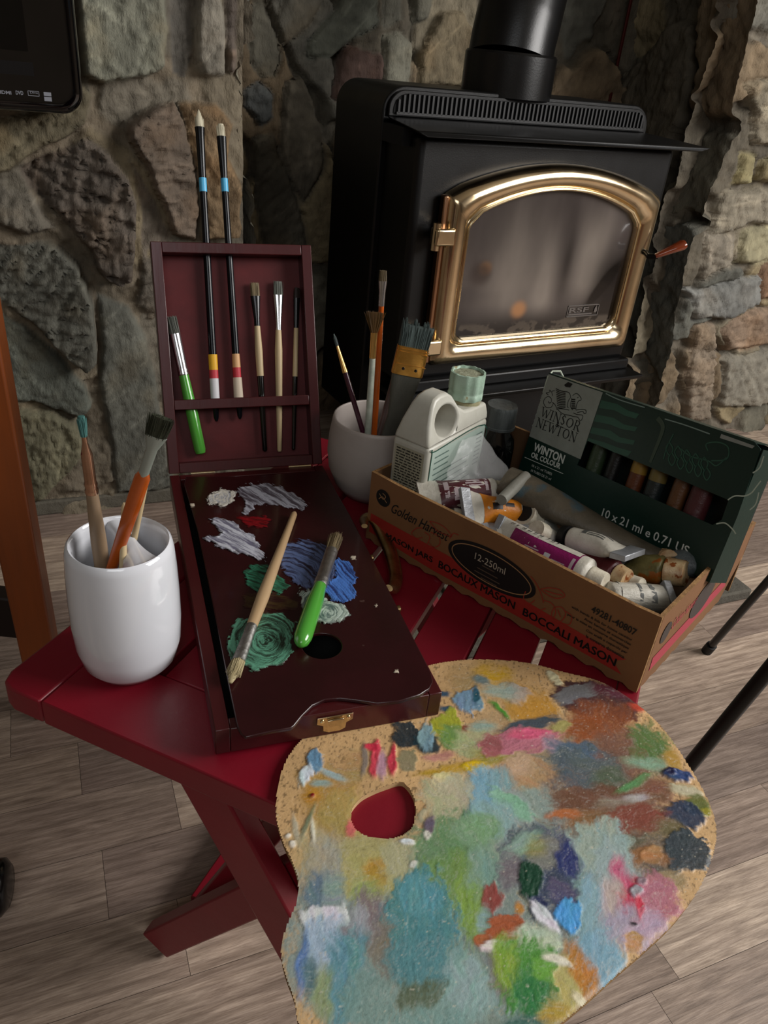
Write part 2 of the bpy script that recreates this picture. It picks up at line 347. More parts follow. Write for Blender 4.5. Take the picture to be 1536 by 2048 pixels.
# ---------------------------------------------------------------- stone walls
STONE = mat('rough_field_stone', '#808080', .85, noise=.1, nscale=34, attr='col', attr_noise=.45, bump=3, bscale=60, stretch=(1, 1, .45), detail=9)
W0 = np.array([-.6758, 1.2331]); WU = np.array([.9063, .4226]); WN = np.array([.4226, -.9063])   # WN points into the room
def terr(x, n):
    t = x*n; f = t-np.floor(t); return (np.floor(t)+sst(.55, 1, f))/n
def stone_wall(name, O, U, N, s0, s1, z1, step, stones, seed, mort='#766b5a', cellsz=.16, fill=1.0, fade=None):
    """field-stone wall: stones traced where the photo shows them, the rest filled with irregular cells"""
    ns, nz = int((s1-s0)/step)+1, int(z1/step)+1
    S, Z = np.meshgrid(np.linspace(s0, s1, ns), np.linspace(0, z1, nz))
    X = O[0]+U[0]*S; Y = O[1]+U[1]*S
    Pp = np.stack([X, Y, Z-CAMZ], -1); dz = Pp @ FW; PX = 768+F*(Pp @ RT)/dz; PY = 1024-F*(Pp @ UP)/dz
    wx = (fbm(S*22, Z*22, seed, 3)-.5)*26+(fbm(S*90, Z*90, seed+3, 2)-.5)*8; wy = (fbm(S*22, Z*22, seed+9, 3)-.5)*26+(fbm(S*90, Z*90, seed+5, 2)-.5)*8
    m3 = np.stack([fbm(S*30, Z*30, seed+2, 4)]*3, -1)
    mc = np.array(lin(mort)); col = mc*(.8+.45*m3)
    big = fbm(S*60, Z*60, seed+20, 4); fine = fbm(S*200, Z*200, seed+30, 3)
    H = (fbm(S*9, Z*9, seed+4, 3)-.5)*.03+(big-.5)*.013+(fine-.5)*.006
    # filler cells
    rs = np.random.RandomState(seed); cs = []
    for a in np.arange(s0-.1, s1+.1, cellsz):
        for b_ in np.arange(-.1, z1+.1, cellsz*1.1): cs.append((a+rs.rand()*cellsz, b_+rs.rand()*cellsz*1.1, rs.rand(), rs.rand(), rs.rand()))
    cs = np.array(cs); d1 = np.full(S.shape, 9.); d2 = np.full(S.shape, 9.); id1 = np.zeros(S.shape, int)
    Sw = S+(fbm(S*14, Z*14, seed+40, 3)-.5)*.07; Zw = Z+(fbm(S*14, Z*14, seed+50, 3)-.5)*.07
    for i, c in enumerate(cs):
        d = np.hypot((Sw-c[0]), (Zw-c[1])*.85); new = d < d1; d2 = np.where(new, d1, np.minimum(d2, d)); id1 = np.where(new, i, id1); d1 = np.where(new, d, d1)
    e = d2-d1; msk = sst(.010, .030, e)
    pal = np.array([lin(c) for c in ('#6c685a', '#7c7360', '#5c5548', '#6f6c62', '#766650', '#5e5e56', '#877a5e')])
    cc = pal[(cs[id1, 2]*7).astype(int) % 7]
    msk_c = msk*(.35+.65*fill)
    col = col*(1-msk_c[..., None])+cc*(.7+.6*m3)*msk_c[..., None]
    q_ = cs[id1, 2]*6.28; al = (S*np.cos(q_)+Z*np.sin(q_)); ac = (-S*np.sin(q_)+Z*np.cos(q_))
    H = H+fill*(msk*(.012+.024*cs[id1, 3])+msk*((S-cs[id1, 0])*(cs[id1, 4]-.5)+(Z-cs[id1, 1])*(cs[id1, 2]-.5))*.30)
    H = H+msk*(terr(fbm(al*5, ac*22, seed+60, 4), 9)-.5)*.018
    # traced stones
    for k, (poly, hx, th, tilt, rough) in enumerate(stones):
        xs, ys = [p[0] for p in poly], [p[1] for p in poly]
        x0, x1_, y0, y1 = min(xs)-40, max(xs)+40, min(ys)-40, max(ys)+40
        sel = (PX > x0) & (PX < x1_) & (PY > y0) & (PY < y1)
        if not sel.any(): continue
        sd = sdpoly(PX[sel]+wx[sel]*.5, PY[sel]+wy[sel]*.5, poly)
        mk = sst(-2, 5, sd); edge = sst(-2, 9, sd); cx, cy = sum(xs)/len(xs), sum(ys)/len(ys)
        u, v = (PX[sel]-cx)/1000, (PY[sel]-cy)/1000
        hs = edge*th+(tilt[0]*u+tilt[1]*v)*edge+(big[sel]-.5)*.008*rough*edge+(fine[sel]-.5)*.005*(.4+rough)
        rid = np.abs(fbm((u*math.cos(k)+v*math.sin(k))*60, (v*math.cos(k)-u*math.sin(k))*16, seed+k, 4)-.5)*2
        hs = hs-(1-sst(0, .25, rid))*.006*rough*edge
        aa = math.radians(35+47*k); al = u*math.cos(aa)+v*math.sin(aa); ac = -u*math.sin(aa)+v*math.cos(aa)
        lay = terr(fbm(al*7+k, ac*26+k, seed+110+k, 4), 10); gr = fbm(al*34, ac*230, seed+170+k, 3); hs = hs+((lay-.5)*.018+(gr-.5)*.007)*min(1.3, .35+rough*.6)*edge
        H[sel] = H[sel]*(1-mk)+hs*mk
        c = np.array(lin(hx)); tint = fbm(u*9+5, v*9+k, seed+70+k, 4)[:, None]; t2 = np.array([1.25, 1.0, .72])
        c = c*.72+c.mean()*.28; vein = fbm(al*10, ac*60, seed+150+k, 4)[:, None]*.6+gr[:, None]*.4
        cn = c*(.60+.76*tint)*(.80+.42*vein+.5*sst(.60, .74, vein))*(1+(t2-1)*sst(.5, .8, fbm(u*14+9, v*14+k, seed+90+k, 3))[:, None]*.4)
        col[sel] = col[sel]*(1-mk[:, None])+cn*mk[:, None]
    st3 = fbm(S*26, Z*70, seed+200, 4)[..., None]; col = col*(.82+.36*st3)
    if fade: H = H*sst(fade[0], fade[0]+.10, S)*sst(fade[1], fade[1]-.10, S)
    P = np.stack([X+N[0]*H, Y+N[1]*H, Z], -1)
    return struct(grid_obj(name, P, np.clip(col, 0.005, 1), STONE))
SL = [([(155,-20),(330,-20),(335,60),(325,140),(290,155),(200,168),(165,150)], '#8a8a74', .034, (.10,.08), .5),
 ([(335,-20),(385,-20),(383,120),(372,160),(342,150)], '#58534a', -.004, (0,0), .4),
 ([(390,-20),(440,-20),(452,60),(448,150),(400,155),(388,120)], '#8a8270', .024, (0,0), .5),
 ([(446,-20),(472,-20),(474,110),(470,150),(455,140)], '#6e5f52', .012, (0,0), .6),
 ([(0,235),(60,225),(160,165),(182,192),(175,250),(110,285),(20,340),(-20,345),(-20,235)], '#6f6446', .028, (.10,.14), .7),
 ([(38,335),(175,275),(215,300),(255,350),(270,400),(268,500),(262,545),(235,562),(200,545),(170,490),(120,430),(48,370)], '#5f5346', .048, (.30,.12), 1.8),
 ([(-20,365),(60,385),(112,450),(60,465),(-20,440)], '#6e6656', .026, (.1,.2), .8),
 ([(-20,490),(100,480),(150,520),(190,600),(195,700),(170,732),(130,710),(60,640),(-20,590)], '#605f52', .040, (.28,.10), 1.2),
 ([(-20,610),(50,650),(110,700),(165,760),(187,805),(160,833),(60,800),(-20,800)], '#565a4e', .024, (.10,.05), .5),
 ([(20,808),(100,815),(160,840),(168,900),(120,960),(80,1000),(50,1000),(20,900)], '#6f6a4c', .030, (.12,-.05), .9),
 ([(195,580),(260,610),(290,660),(320,800),(345,930),(345,975),(228,985),(215,850),(190,750),(202,700)], '#5e5e52', .022, (.02,0), .35),
 ([(245,245),(300,215),(350,200),(375,260),(390,330),(400,420),(392,478),(345,468),(320,400),(280,320),(252,280)], '#6b5a48', .040, (-.26,.04), 1.2),
 ([(358,205),(430,202),(465,250),(452,310),(478,360),(480,470),(402,480),(400,380),(375,290)], '#84683f', .034, (.16,.05), .7),
 ([(250,300),(310,400),(345,480),(300,500),(285,560),(280,420),(262,340)], '#6e6252', .004, (0,0), .5),
 ([(280,520),(330,500),(345,620),(300,640),(270,600),(275,560)], '#6a6050', .016, (0,0), 1.2)]
stone_wall('wall_left', W0, WU, WN, -1.15, .414, 1.25, .0040, SL, 3, fill=.25)
SB = [([(495,10),(520,0),(555,60),(560,120),(545,155),(515,162),(495,130),(491,60)], '#6f6a58', .024, (0,0), .4),
 ([(560,-20),(655,-20),(620,50),(565,98),(548,40)], '#6a6556', .026, (0,0), .4),
 ([(602,85),(650,30),(680,-20),(748,-20),(752,50),(702,78),(650,120),(606,118)], '#6a6d5d', .034, (-.05,0), .4),
 ([(757,-20),(800,-20),(800,40),(770,60),(757,55)], '#75715f', .022, (0,0), .4),
 ([(756,68),(790,60),(822,85),(816,175),(758,175)], '#7d7a66', .030, (0,0), .5),
 ([(690,85),(760,108),(760,165),(700,175),(675,208),(650,192),(665,130),(675,90)], '#6a4e42', .042, (.05,.05), .6),
 ([(870,25),(922,22),(945,65),(930,175),(830,175),(828,110)], '#7d6d4c', .034, (0,0), .5),
 ([(820,-20),(865,-20),(852,40),(822,52)], '#6a6654', .020, (0,0), .5),
 ([(480,180),(510,162),(542,190),(540,235),(517,258),(478,212)], '#5c605e', .040, (.1,0), 1.0),
 ([(562,160),(602,148),(645,265),(645,335),(600,410),(560,350),(552,240)], '#5f5644', .040, (-.1,0), .7),
 ([(500,270),(545,265),(600,420),(620,560),(540,560),(500,400)], '#57503f', .036, (.05,0), .7)]
BO = W0-WN*.40
stone_wall('wall_alcove', BO, WU, WN, .20, 1.62, 1.5, .0052, SB, 17, mort='#565044', cellsz=.2)
# alcove side returns and the pier on the right
stone_wall('wall_alcove_left', W0+WU*.404, -WN, WU, 0, .42, 1.25, .006, [], 23, fade=(-.1, .5))
stone_wall('wall_alcove_right', W0+WU*1.455+WN*.0, -WN, -WU, -.02, .45, 1.5, .0052, [], 29, cellsz=.26, mort='#565044')
SR = [([(1462,300),(1497,305),(1492,365),(1455,372)], '#8a8050', .034, (0,0), .5),
 ([(1502,318),(1560,296),(1560,368),(1495,362)], '#8f8558', .036, (0,0), .5),
 ([(1470,165),(1560,140),(1560,285),(1480,292),(1490,220)], '#85795f', .040, (0,.05), 1.3),
 ([(1430,378),(1530,374),(1560,385),(1560,445),(1482,450),(1400,475),(1410,430)], '#8d826a', .034, (0,.05), 1.0),
 ([(1470,458),(1532,442),(1526,520),(1458,526)], '#978e66', .032, (0,0), .5),
 ([(1395,460),(1462,460),(1452,530),(1385,560)], '#857a66', .030, (0,0), 1.0),
 ([(1355,572),(1420,560),(1512,540),(1502,600),(1440,632),(1365,632)], '#85857e', .042, (0,.08), 1.0),
 ([(1372,640),(1420,640),(1412,830),(1362,840),(1355,720)], '#8a7860', .040, (.05,0), 1.4),
 ([(1425,650),(1490,610),(1560,600),(1560,680),(1440,700)], '#8f7458', .036, (0,0), .9),
 ([(1430,705),(1560,690),(1560,800),(1425,810)], '#857e6c', .040, (0,.05), .9),
 ([(1500,530),(1560,500),(1560,590),(1500,595)], '#74583e', .030, (0,0), .7)]
PO = W0-WN*.06
stone_wall('wall_right', PO, WU, WN, 1.385, 2.35, 1.5, .005, SR, 41, mort='#6f675a')
struct(MB().box((0, 0, 0), (1.59, .030, .030)).build('baseboard_left', mat('grey_base_stone', '#5a554a', .85, noise=.2, nscale=30, bump=2, bscale=60), bevel=.004))
bb = bpy.data.objects['baseboard_left']; bb.matrix_world = frame([*(W0+WU*-1.175+WN*.012), 0], [*WU, 0], [*(-WN), 0], [0, 0, 1])
# plain room behind the camera: side walls, rear wall, ceiling
PLASTER = mat('warm_plaster', '#a89a88', .9, noise=.3, nscale=5)
struct(MB().box((2.75, -2.6, 0), (2.80, 2.6, .75)).box((2.75, -2.6, 2.1), (2.80, 2.6, 2.4)).box((2.75, -2.6, .75), (2.80, -.5, 2.1)).box((2.75, 1.2, .75), (2.80, 2.6, 2.1)).build('wall_east', PLASTER))
struct(MB().box((-2.4, -2.65, 0), (2.8, -2.6, 2.4)).build('wall_rear', PLASTER))
struct(MB().box((-2.45, -2.6, 0), (-2.4, 1.0, 2.4)).build('wall_west', PLASTER))
struct(MB().box((-2.45, -2.65, 2.4), (2.8, 3.2, 2.45)).build('ceiling', mat('ceiling_white', '#8a8478', .9)))

# ---------------------------------------------------------------- hearth pad
HS = mat('slate_hearth', '#6c695c', .8, noise=.15, nscale=16, col2='#4c483c', bump=2, bscale=50)
hp = thing('hearth_pad', 'low grey slate hearth pad on the floor under the black stove', 'hearth')
c0 = at(1509, 1172, .03)[:2]
hl = [c0, c0+FN*.42, c0+FN*.42-FU*1.15, c0-FU*1.15]
hl = [c0, c0+FN*.42, c0+FN*.42-FU*.80, c0-FU*.80]
a = MB(); a.prism([tuple(p) for p in hl], 0, .022); a.build('base_slab', mat('hearth_mortar', '#57534a', .9, noise=.2, nscale=60, bump=2, bscale=90), hp, bevel=.004)
rs = random.Random(5); a = MB()
for i in range(4):
    for j in range(2):
        u0, u1 = -.79+i*.19+.012, -.79+(i+1)*.19-.008; v0, v1 = .012+j*.205, .20+j*.205
        k = [c0+FU*(u0+rs.uniform(0, .02))+FN*(v0+rs.uniform(0, .02)), c0+FU*(u1-rs.uniform(0, .02))+FN*(v0+rs.uniform(0, .02)),
             c0+FU*(u1-rs.uniform(0, .02))+FN*(v1-rs.uniform(0, .02)), c0+FU*(u0+rs.uniform(0, .02))+FN*(v1-rs.uniform(0, .02))]
        a.prism([tuple(p) for p in k], .018, .029+rs.uniform(0, .003))
a.build('slate_tiles', HS, hp, bevel=.003)

# ---------------------------------------------------------------- wood stove  (local: x along the front, y into the wall, z up)
SY = R(30.8); SU = np.array([math.cos(SY), math.sin(SY), 0]); SN = np.array([-SU[1], SU[0], 0])
S0 = np.array([-.015, 1.338, 0])
st = thing('wood_stove', 'black steel wood stove with arched brass framed glass door', 'stove', frame(S0, SU, SN, (0, 0, 1)))
def sl(px, py, y=0):                      # photo pixel -> stove-local (x, z) on the plane at local depth y
    P = on(px, py, S0+SN*y, SN)-S0; return float(P @ SU), float(P[2])
W_ = .588
MB().hexa([(.012,0,.30),(W_-.012,0,.30),(W_,.27,.30),(0,.27,.30)], [(.012,0,.716),(W_-.012,0,.716),(W_,.27,.716),(0,.27,.716)]).build('firebox', BLACK, st, bevel=.012, seg=4)
def arch_sec(x0, x1, z0, z1, r, n=8):
    p = [(x0, z0), (x1, z0)]
    p += [(x1-r+r*math.cos(t), z1-r+r*math.sin(t)) for t in np.linspace(0, math.pi/2, n)]
    p += [(x0+r+r*math.cos(t), z1-r+r*math.sin(t)) for t in np.linspace(math.pi/2, math.pi, n)]
    return p
sec = arch_sec(-.004, W_+.004, .18, .778, .042)
MB().loft([[(x, y, z) for x, z in sec] for y in (.105, .290)]).build('convection_shell', BLACK, st, smooth=True, bevel=.003, angle=50)
# louvre face: flat near-black plate painted as the slot's shade, vertical bars before it
gp = arch_sec(.004, W_-.008, .732, .772, .030)
MB().loft([[(x, y, z) for x, z in gp] for y in (.098, .104)]).build('grille_surround', BLACK, st, bevel=.0015)
ip = arch_sec(.012, W_-.016, .737, .767, .026)
MB().loft([[(x, y, z) for x, z in ip] for y in (.0966, .0978)]).build('grille_shade_plate', VENT_SHADE, st)
a = MB(); x = .018
while x < W_-.024:
    zt = .7665
    for e, d in ((.012+.026-x, 1), (x-(W_-.016-.026), 1)):
        if e > 0: zt = min(zt, .741+math.sqrt(max(0, .026**2-e**2)))
    if zt > .742: a.box((x, .0925, .7375), (x+.0036, .0968, zt))
    x += .0092
a.box((.016, .0925, .7355), (W_-.02, .0968, .7395)); a.build('grille_bars', mat('grille_bar_black', '#161617', .4), st)
# sloping top lip
MB().hexa([(.02,.10,.722),(W_-.02,.10,.722),(W_+.004,-.045,.716),(-.022+.02,-.045,.716)][::1],
          [(.0,.10,.732),(W_-.0,.10,.732),(W_+.026,-.050,.7235),(-.014,-.030,.7235)]).build('top_lip', BLACK, st, bevel=.003)
MB().hexa([(-.004,.03,.695),(.03,.03,.695),(.03,.10,.695),(-.004,.10,.695)], [(-.004,.03,.722),(.03,.03,.722),(.03,.10,.722),(-.004,.10,.722)]).build('side_vent_shade', VENT_SHADE, st)  # solid black block, its colour stands for a shaded opening
# ash ledge and pedestal
MB().hexa([(.0,-.055,.274),(W_,-.055,.274),(W_,.05,.274),(.0,.05,.274)], [(.0,-.060,.284),(W_,-.060,.284),(W_,.05,.284),(.0,.05,.284)]).build('ash_ledge', BLACK, st, bevel=.003)
MB().box((.01, -.018, .283), (W_-.01, .02, .306)).build('lower_rail', BLACK, st, bevel=.004)
MB().box((.05, .0, .028), (W_-.05, .25, .275)).build('pedestal', BLACK, st, bevel=.01)
# brass door: outline traced on the front plane
def smooth_poly(pts, n=8):
    out = []; N = len(pts)
    return pts
def door_outline(inset):
    xl0, zb0 = .066, .335; xr0 = .546; zt = .635; rise = .048       # outer frame
    xl, xr, zb, zc = xl0+inset, xr0-inset, zb0+inset, zt-inset*.9
    p = []; r = .010+inset*.25
    def corner(cx, cz, a0, a1):
        for t in np.linspace(a0, a1, 5): p.append((cx+r*math.cos(t), cz+r*math.sin(t)))
    corner(xl+r, zb+r, math.pi*1.5, math.pi); 
    corner(xl+r, zc-r, math.pi, math.pi*.72)
    w = xr-xl; 
    for t in np.linspace(.06, .94, 21):
        p.append((xl+w*t, zc+rise*(1-(2*t-1)**2)))
    corner(xr-r, zc-r, math.pi*.28, 0); corner(xr-r, zb+r, 0, -math.pi/2)
    return p
D0 = -.004
prof = [(0, 0), (0, -.012), (.006, -.024), (.016, -.031), (.028, -.031), (.036, -.024), (.040, -.018), (.0425, -.0205), (.046, -.020), (.048, -.014), (.048, 0)]
rings = [[(x_, D0+dy, z_) for x_, z_ in door_outline(i)] for i, dy in prof]
a = MB(); a.loft(rings, cap=False); fr = a.build('door_frame', BRASS, st, smooth=True, angle=60)
ii = door_outline(.0435)
MB().tube([(x_, D0-.021, z_) for x_, z_ in ii]+[(ii[0][0], D0-.021, ii[0][1])], .0022, 6).build('inner_bead', BRASSL, fr, smooth=True)
# sooty glass with what shows through: soft vertical smoke marks, ember patch, ash line
def glass_mat():
    M_ = bpy.data.materials.new('sooty_stove_glass'); M_.use_nodes = True; nt = M_.node_tree; nd = nt.nodes; L = nt.links; b = nd['Principled BSDF']
    b.inputs['Roughness'].default_value = .10; b.inputs['Coat Weight'].default_value = .3
    a_ = nd.new('ShaderNodeAttribute'); a_.attribute_name = 'col'; L.new(a_.outputs['Color'], b.inputs['Base Color']); return M_
ns, nz = 220, 190
X, Z = np.meshgrid(np.linspace(.095, .517, ns), np.linspace(.365, .645, nz))
sd = sdpoly(X, Z, door_outline(.046))
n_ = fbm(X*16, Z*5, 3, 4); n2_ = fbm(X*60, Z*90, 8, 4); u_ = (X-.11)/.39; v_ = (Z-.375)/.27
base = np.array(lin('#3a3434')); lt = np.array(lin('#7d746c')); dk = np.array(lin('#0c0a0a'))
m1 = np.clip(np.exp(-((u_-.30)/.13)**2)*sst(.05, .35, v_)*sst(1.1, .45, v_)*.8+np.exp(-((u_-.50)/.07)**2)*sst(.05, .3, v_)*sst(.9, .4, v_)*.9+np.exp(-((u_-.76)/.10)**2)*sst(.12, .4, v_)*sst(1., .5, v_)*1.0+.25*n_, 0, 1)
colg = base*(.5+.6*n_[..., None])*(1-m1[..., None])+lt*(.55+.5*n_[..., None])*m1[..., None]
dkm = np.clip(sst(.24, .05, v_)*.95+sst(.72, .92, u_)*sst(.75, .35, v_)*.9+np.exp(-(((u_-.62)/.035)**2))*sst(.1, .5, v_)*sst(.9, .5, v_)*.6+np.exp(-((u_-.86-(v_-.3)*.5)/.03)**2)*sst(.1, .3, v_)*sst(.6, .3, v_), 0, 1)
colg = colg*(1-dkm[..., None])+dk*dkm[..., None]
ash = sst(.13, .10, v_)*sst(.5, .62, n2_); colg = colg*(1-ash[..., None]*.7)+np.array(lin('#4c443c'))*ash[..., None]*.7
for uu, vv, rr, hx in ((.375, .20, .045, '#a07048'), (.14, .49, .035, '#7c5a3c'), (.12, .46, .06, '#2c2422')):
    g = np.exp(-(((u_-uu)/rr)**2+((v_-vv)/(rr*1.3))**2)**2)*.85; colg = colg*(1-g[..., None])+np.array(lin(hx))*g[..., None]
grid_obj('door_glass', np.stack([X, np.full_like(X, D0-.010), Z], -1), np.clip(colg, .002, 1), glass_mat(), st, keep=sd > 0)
# maker's plate on the glass
def text_mesh(name, s, mat_, parent, M, width=None, height=None, depth=.0002, shear=0, bold=0, align='LEFT', space=1, dbl=0):
    cu = bpy.data.curves.new(name, 'FONT'); cu.body = s; cu.size = 1; cu.shear = shear; cu.offset = bold; cu.space_character = space
    cu.resolution_u = 3
    o = bpy.data.objects.new(name, cu); C.objects.link(o); dg = bpy.context.evaluated_depsgraph_get()
    me = bpy.data.meshes.new_from_object(o.evaluated_get(dg)); bpy.data.objects.remove(o); bpy.data.curves.remove(cu)
    v = np.array([x.co[:] for x in me.vertices]); mn, mx = v.min(0), v.max(0); w, h = mx[0]-mn[0], mx[1]-mn[1]
    sy = (height/h) if height else None; sx = (width/w) if width else sy; sy = sy or sx
    for x in me.vertices: x.co = ((x.co[0]-mn[0])*sx, (x.co[1]-mn[1])*sy, 0)
    if dbl:
        bm = bmesh.new(); bm.from_mesh(me)
        for dx, dy in ((dbl, 0), (dbl/2, dbl*.6)):
            g = bmesh.ops.duplicate(bm, geom=[f for f in bm.faces][:len(me.polygons)]); bmesh.ops.translate(bm, vec=(dx, dy, .00002), verts=[v for v in g['geom'] if isinstance(v, bmesh.types.BMVert)])
        bm.to_mesh(me); bm.free()
    ob = bpy.data.objects.new(name, me); C.objects.link(ob); me.materials.append(mat_)
    ob.parent = parent; ob.matrix_local = M; return ob
pa, pb = sl(1132, 636, D0-.011), sl(1196, 610, D0-.011)
px0, px1, pz0, pz1 = pa[0], pb[0]+.004, pa[1]+.001, pb[1]+.002
GM = mat('etched_glass_print', '#5c5652', .4)
a = MB()
for (xa, za, xb, zb) in ((px0,pz0,px1,pz0+.0016),(px0,pz1-.0016,px1,pz1),(px0,pz0,px0+.0016,pz1),(px1-.0016,pz0,px1,pz1)): a.box((xa, D0-.0112, za), (xb, D0-.0105, zb))
pl = a.build('etched_badge', GM, st)
XZ = Matrix(((1,0,0,0),(0,0,-1,0),(0,1,0,0),(0,0,0,1)))
text_mesh('badge_lettering', 'RSF', GM, pl, Matrix.Translation((px0+.004, D0-.0113, pz0+.0085)) @ XZ, width=(px1-px0)*.62, height=(pz1-pz0)*.44, bold=.02)
a = MB(); fx, fz = px1-.008, pz0+.013
a.prism([(fx-.004, fz-.005), (fx, fz-.007), (fx+.004, fz-.004), (fx+.003, fz+.001), (fx, fz+.008), (fx-.003, fz+.002)], 0, .0004)
o = a.build('badge_flame', GM, pl); o.matrix_local = Matrix.Translation((0, D0-.0112, 0)) @ XZ
a = MB(); a.box((px0+.004, D0-.0112, pz0+.0035), (px0+(px1-px0)*.8, D0-.0105, pz0+.006)); a.build('badge_line', GM, pl)
# hinge
for k, (px, py) in enumerate(((878, 432), (845, 690))):
    hx, hz = (.050, .5665) if k == 0 else (.052, .375)
    h = MB().box((hx-.010, D0-.034, hz-.014), (hx+.028, D0-.010, hz+.014)).build('hinge', BRASS, st, bevel=.004, seg=3)
    MB().lathe([(.0075, -.022), (.0075, .022)], 16).build('hinge_pin', BRASS, h, smooth=True).location = (hx-.004, D0-.022, hz)
MB().box((.058, D0-.016, .34), (.068, D0, .63)).build('door_edge', mat('copper_brown_edge', (.30, .16, .09), .3, 1), st, bevel=.003)
# handle
ha = np.array([*sl(1278, 495, -.02), 0]); hb = sl(1318, 512, -.07); hc = sl(1368, 487, -.085)
a = MB().tube([(ha[0]-.004, -.015, ha[1]), (ha[0]+.002, -.040, ha[1]-.006), (hb[0]-.012, -.055, hb[1]-.004), (hb[0], -.068, hb[1]-.001)], .0055, 10)
hd = a.build('latch_arm', mat('dark_iron', '#101010', .35, .6), st, smooth=True)
P0, P1 = np.array([hb[0]-.006, -.066, hb[1]-.001]), np.array([hc[0], -.088, hc[1]])
a = MB().tube([P0, P0+(P1-P0)*.12, P0+(P1-P0)*.5, P0+(P1-P0)*.9, P1], [.006, .0078, .0105, .0138, .011], 14, squash=.7)
a.build('wooden_grip', mat('varnished_red_wood', '#7c3416', .2, noise=.2, nscale=40, col2='#54200e', coat=.5), st, smooth=True, angle=50)
# flue
pc = np.array([.28, .165])
a = MB().lathe([(.081, .770), (.083, .772), (.083, .838), (.080, .842)], 48); o = a.build('flue_collar', PIPE, st, smooth=True, angle=30); o.location = (pc[0], pc[1], 0)
ax = nrm([.36, .35, .9])
b0 = np.array([pc[0]-.002, pc[1], .83]); tubes = [b0, b0+np.array([.006, .006, .03]), b0+np.array([.014, .012, .06])]
e0 = tubes[-1]; seg2 = [e0+ax*t for t in (0, .04, .08)]
fe = MB().tube(tubes+seg2, [.0765]*6, 48).build('flue_elbow', PIPE, st, smooth=True, angle=50)
e1 = seg2[-1]
MB().tube([e1-ax*.004, e1+ax*.002, e1+ax*.010, e1+ax*.016], [.078, .0805, .0805, .078], 48).build('seam_ring', PIPE, fe, smooth=True, angle=50)
MB().tube([e1+ax*.012+np.array([0,0,0]), e1+ax*.07+np.array([0,0,.02]), e1+ax*.13+np.array([-.006,-.01,.06]), e1+ax*.19+np.array([-.03,-.04,.14]), e1+ax*.2+np.array([-.04,-.05,.5])], [.0785]*5, 48).build('flue_pipe', PIPE, st, smooth=True, angle=50)
# copper line up the alcove corner
cr = W0-WN*.38+WU*1.40
ct = MB().tube([(*(cr+WN*.02), .0), (*(cr+WN*.02), 1.45)], .004, 8).build('copper_pipe', mat('dull_red_pipe', '#4a1410', .35, .3), None, smooth=True)
ct['label'] = 'thin reddish vertical pipe in the dark corner behind the stove'; ct['category'] = 'pipe'

# ---------------------------------------------------------------- television
tv0 = on(165, 232, np.array([*W0, 0])+np.array([*WN, 0])*.085, np.array([*WN, 0]))
TM = frame(tv0, (*WU, 0), (*(-WN), 0), (0, 0, 1))
tv = thing('television', 'glossy black flat television on the stone wall, only its lower right corner in view', 'television', TM)
def rrect(x0, z0, x1, z1, r, n=8):
    p = []
    for cx, cz, a0 in ((x1-r, z0+r, -90), (x1-r, z1-r, 0), (x0+r, z1-r, 90), (x0+r, z0+r, 180)):
        p += [(cx+r*math.cos(R(a0+90*t/n)), cz+r*math.sin(R(a0+90*t/n))) for t in range(n+1)]
    return p
a = MB()
a.loft([[(x, y, z) for x, z in rrect(-.70+d, d, .004-d, .42-d, .030-d*.6)] for d, y in ((.004, .035), (0, .028), (0, .012), (.0015, .006), (.005, .002), (.010, .0), (.016, .0004))])
case = a.build('casing', TVM, tv, smooth=True, angle=30)
MB().box((-.66, -.0006, .075), (-.062, .0004, .38)).build('screen', TVS, tv)
MB().box((-.68, -.0006, .046), (-.058, .0003, .062)).build('speaker_strip', mat('dark_strip', '#0c0b0c', .3), tv)
PG = mat('silver_print', '#80828a', .4)
a = MB(); 
def loc(px, py): P = on(px, py, tv0, np.array([*WN, 0]))-tv0; return float(P[:2] @ WU), float(P[2])
x0, z1_ = loc(87, 184); x1, z0 = loc(104, 203); a.box((x0, -.0006, z0), (x1, 0, z1_)); stk = a.build('printed_sticker', PG, tv)
MB().box((x0, -.0008, (z0+z1_)/2), (x1, -.0005, (z0+z1_)/2+.001)).build('sticker_line', TVM, stk)
xa, za = loc(55, 181); xb, zb = loc(79, 193); a = MB()
for q in ((xa, zb, xb, zb+.0006), (xa, za-.0006, xb, za), (xa, zb, xa+.0006, za), (xb-.0006, zb, xb, za)): a.box((q[0], -.0006, q[1]), (q[2], 0, q[3]))
bd = a.build('badge_outline', PG, tv)
text_mesh('badge_lettering', 'Divx', PG, bd, Matrix.Translation((xa+.003, -.0007, zb+.003)) @ XZ, width=(xb-xa)*.7, height=(za-zb)*.45)
xa, za = loc(31, 181); xb, zb = loc(47, 190); text_mesh('disc_mark', 'DVD', PG, tv, Matrix.Translation((xa, -.0007, zb)) @ XZ, width=xb-xa, height=za-zb, bold=.02)
xa, za = loc(-6, 180); xb, zb = loc(23, 189); text_mesh('sound_mark', 'HDMI', PG, tv, Matrix.Translation((xa, -.0007, zb)) @ XZ, width=xb-xa, height=za-zb, bold=.02)

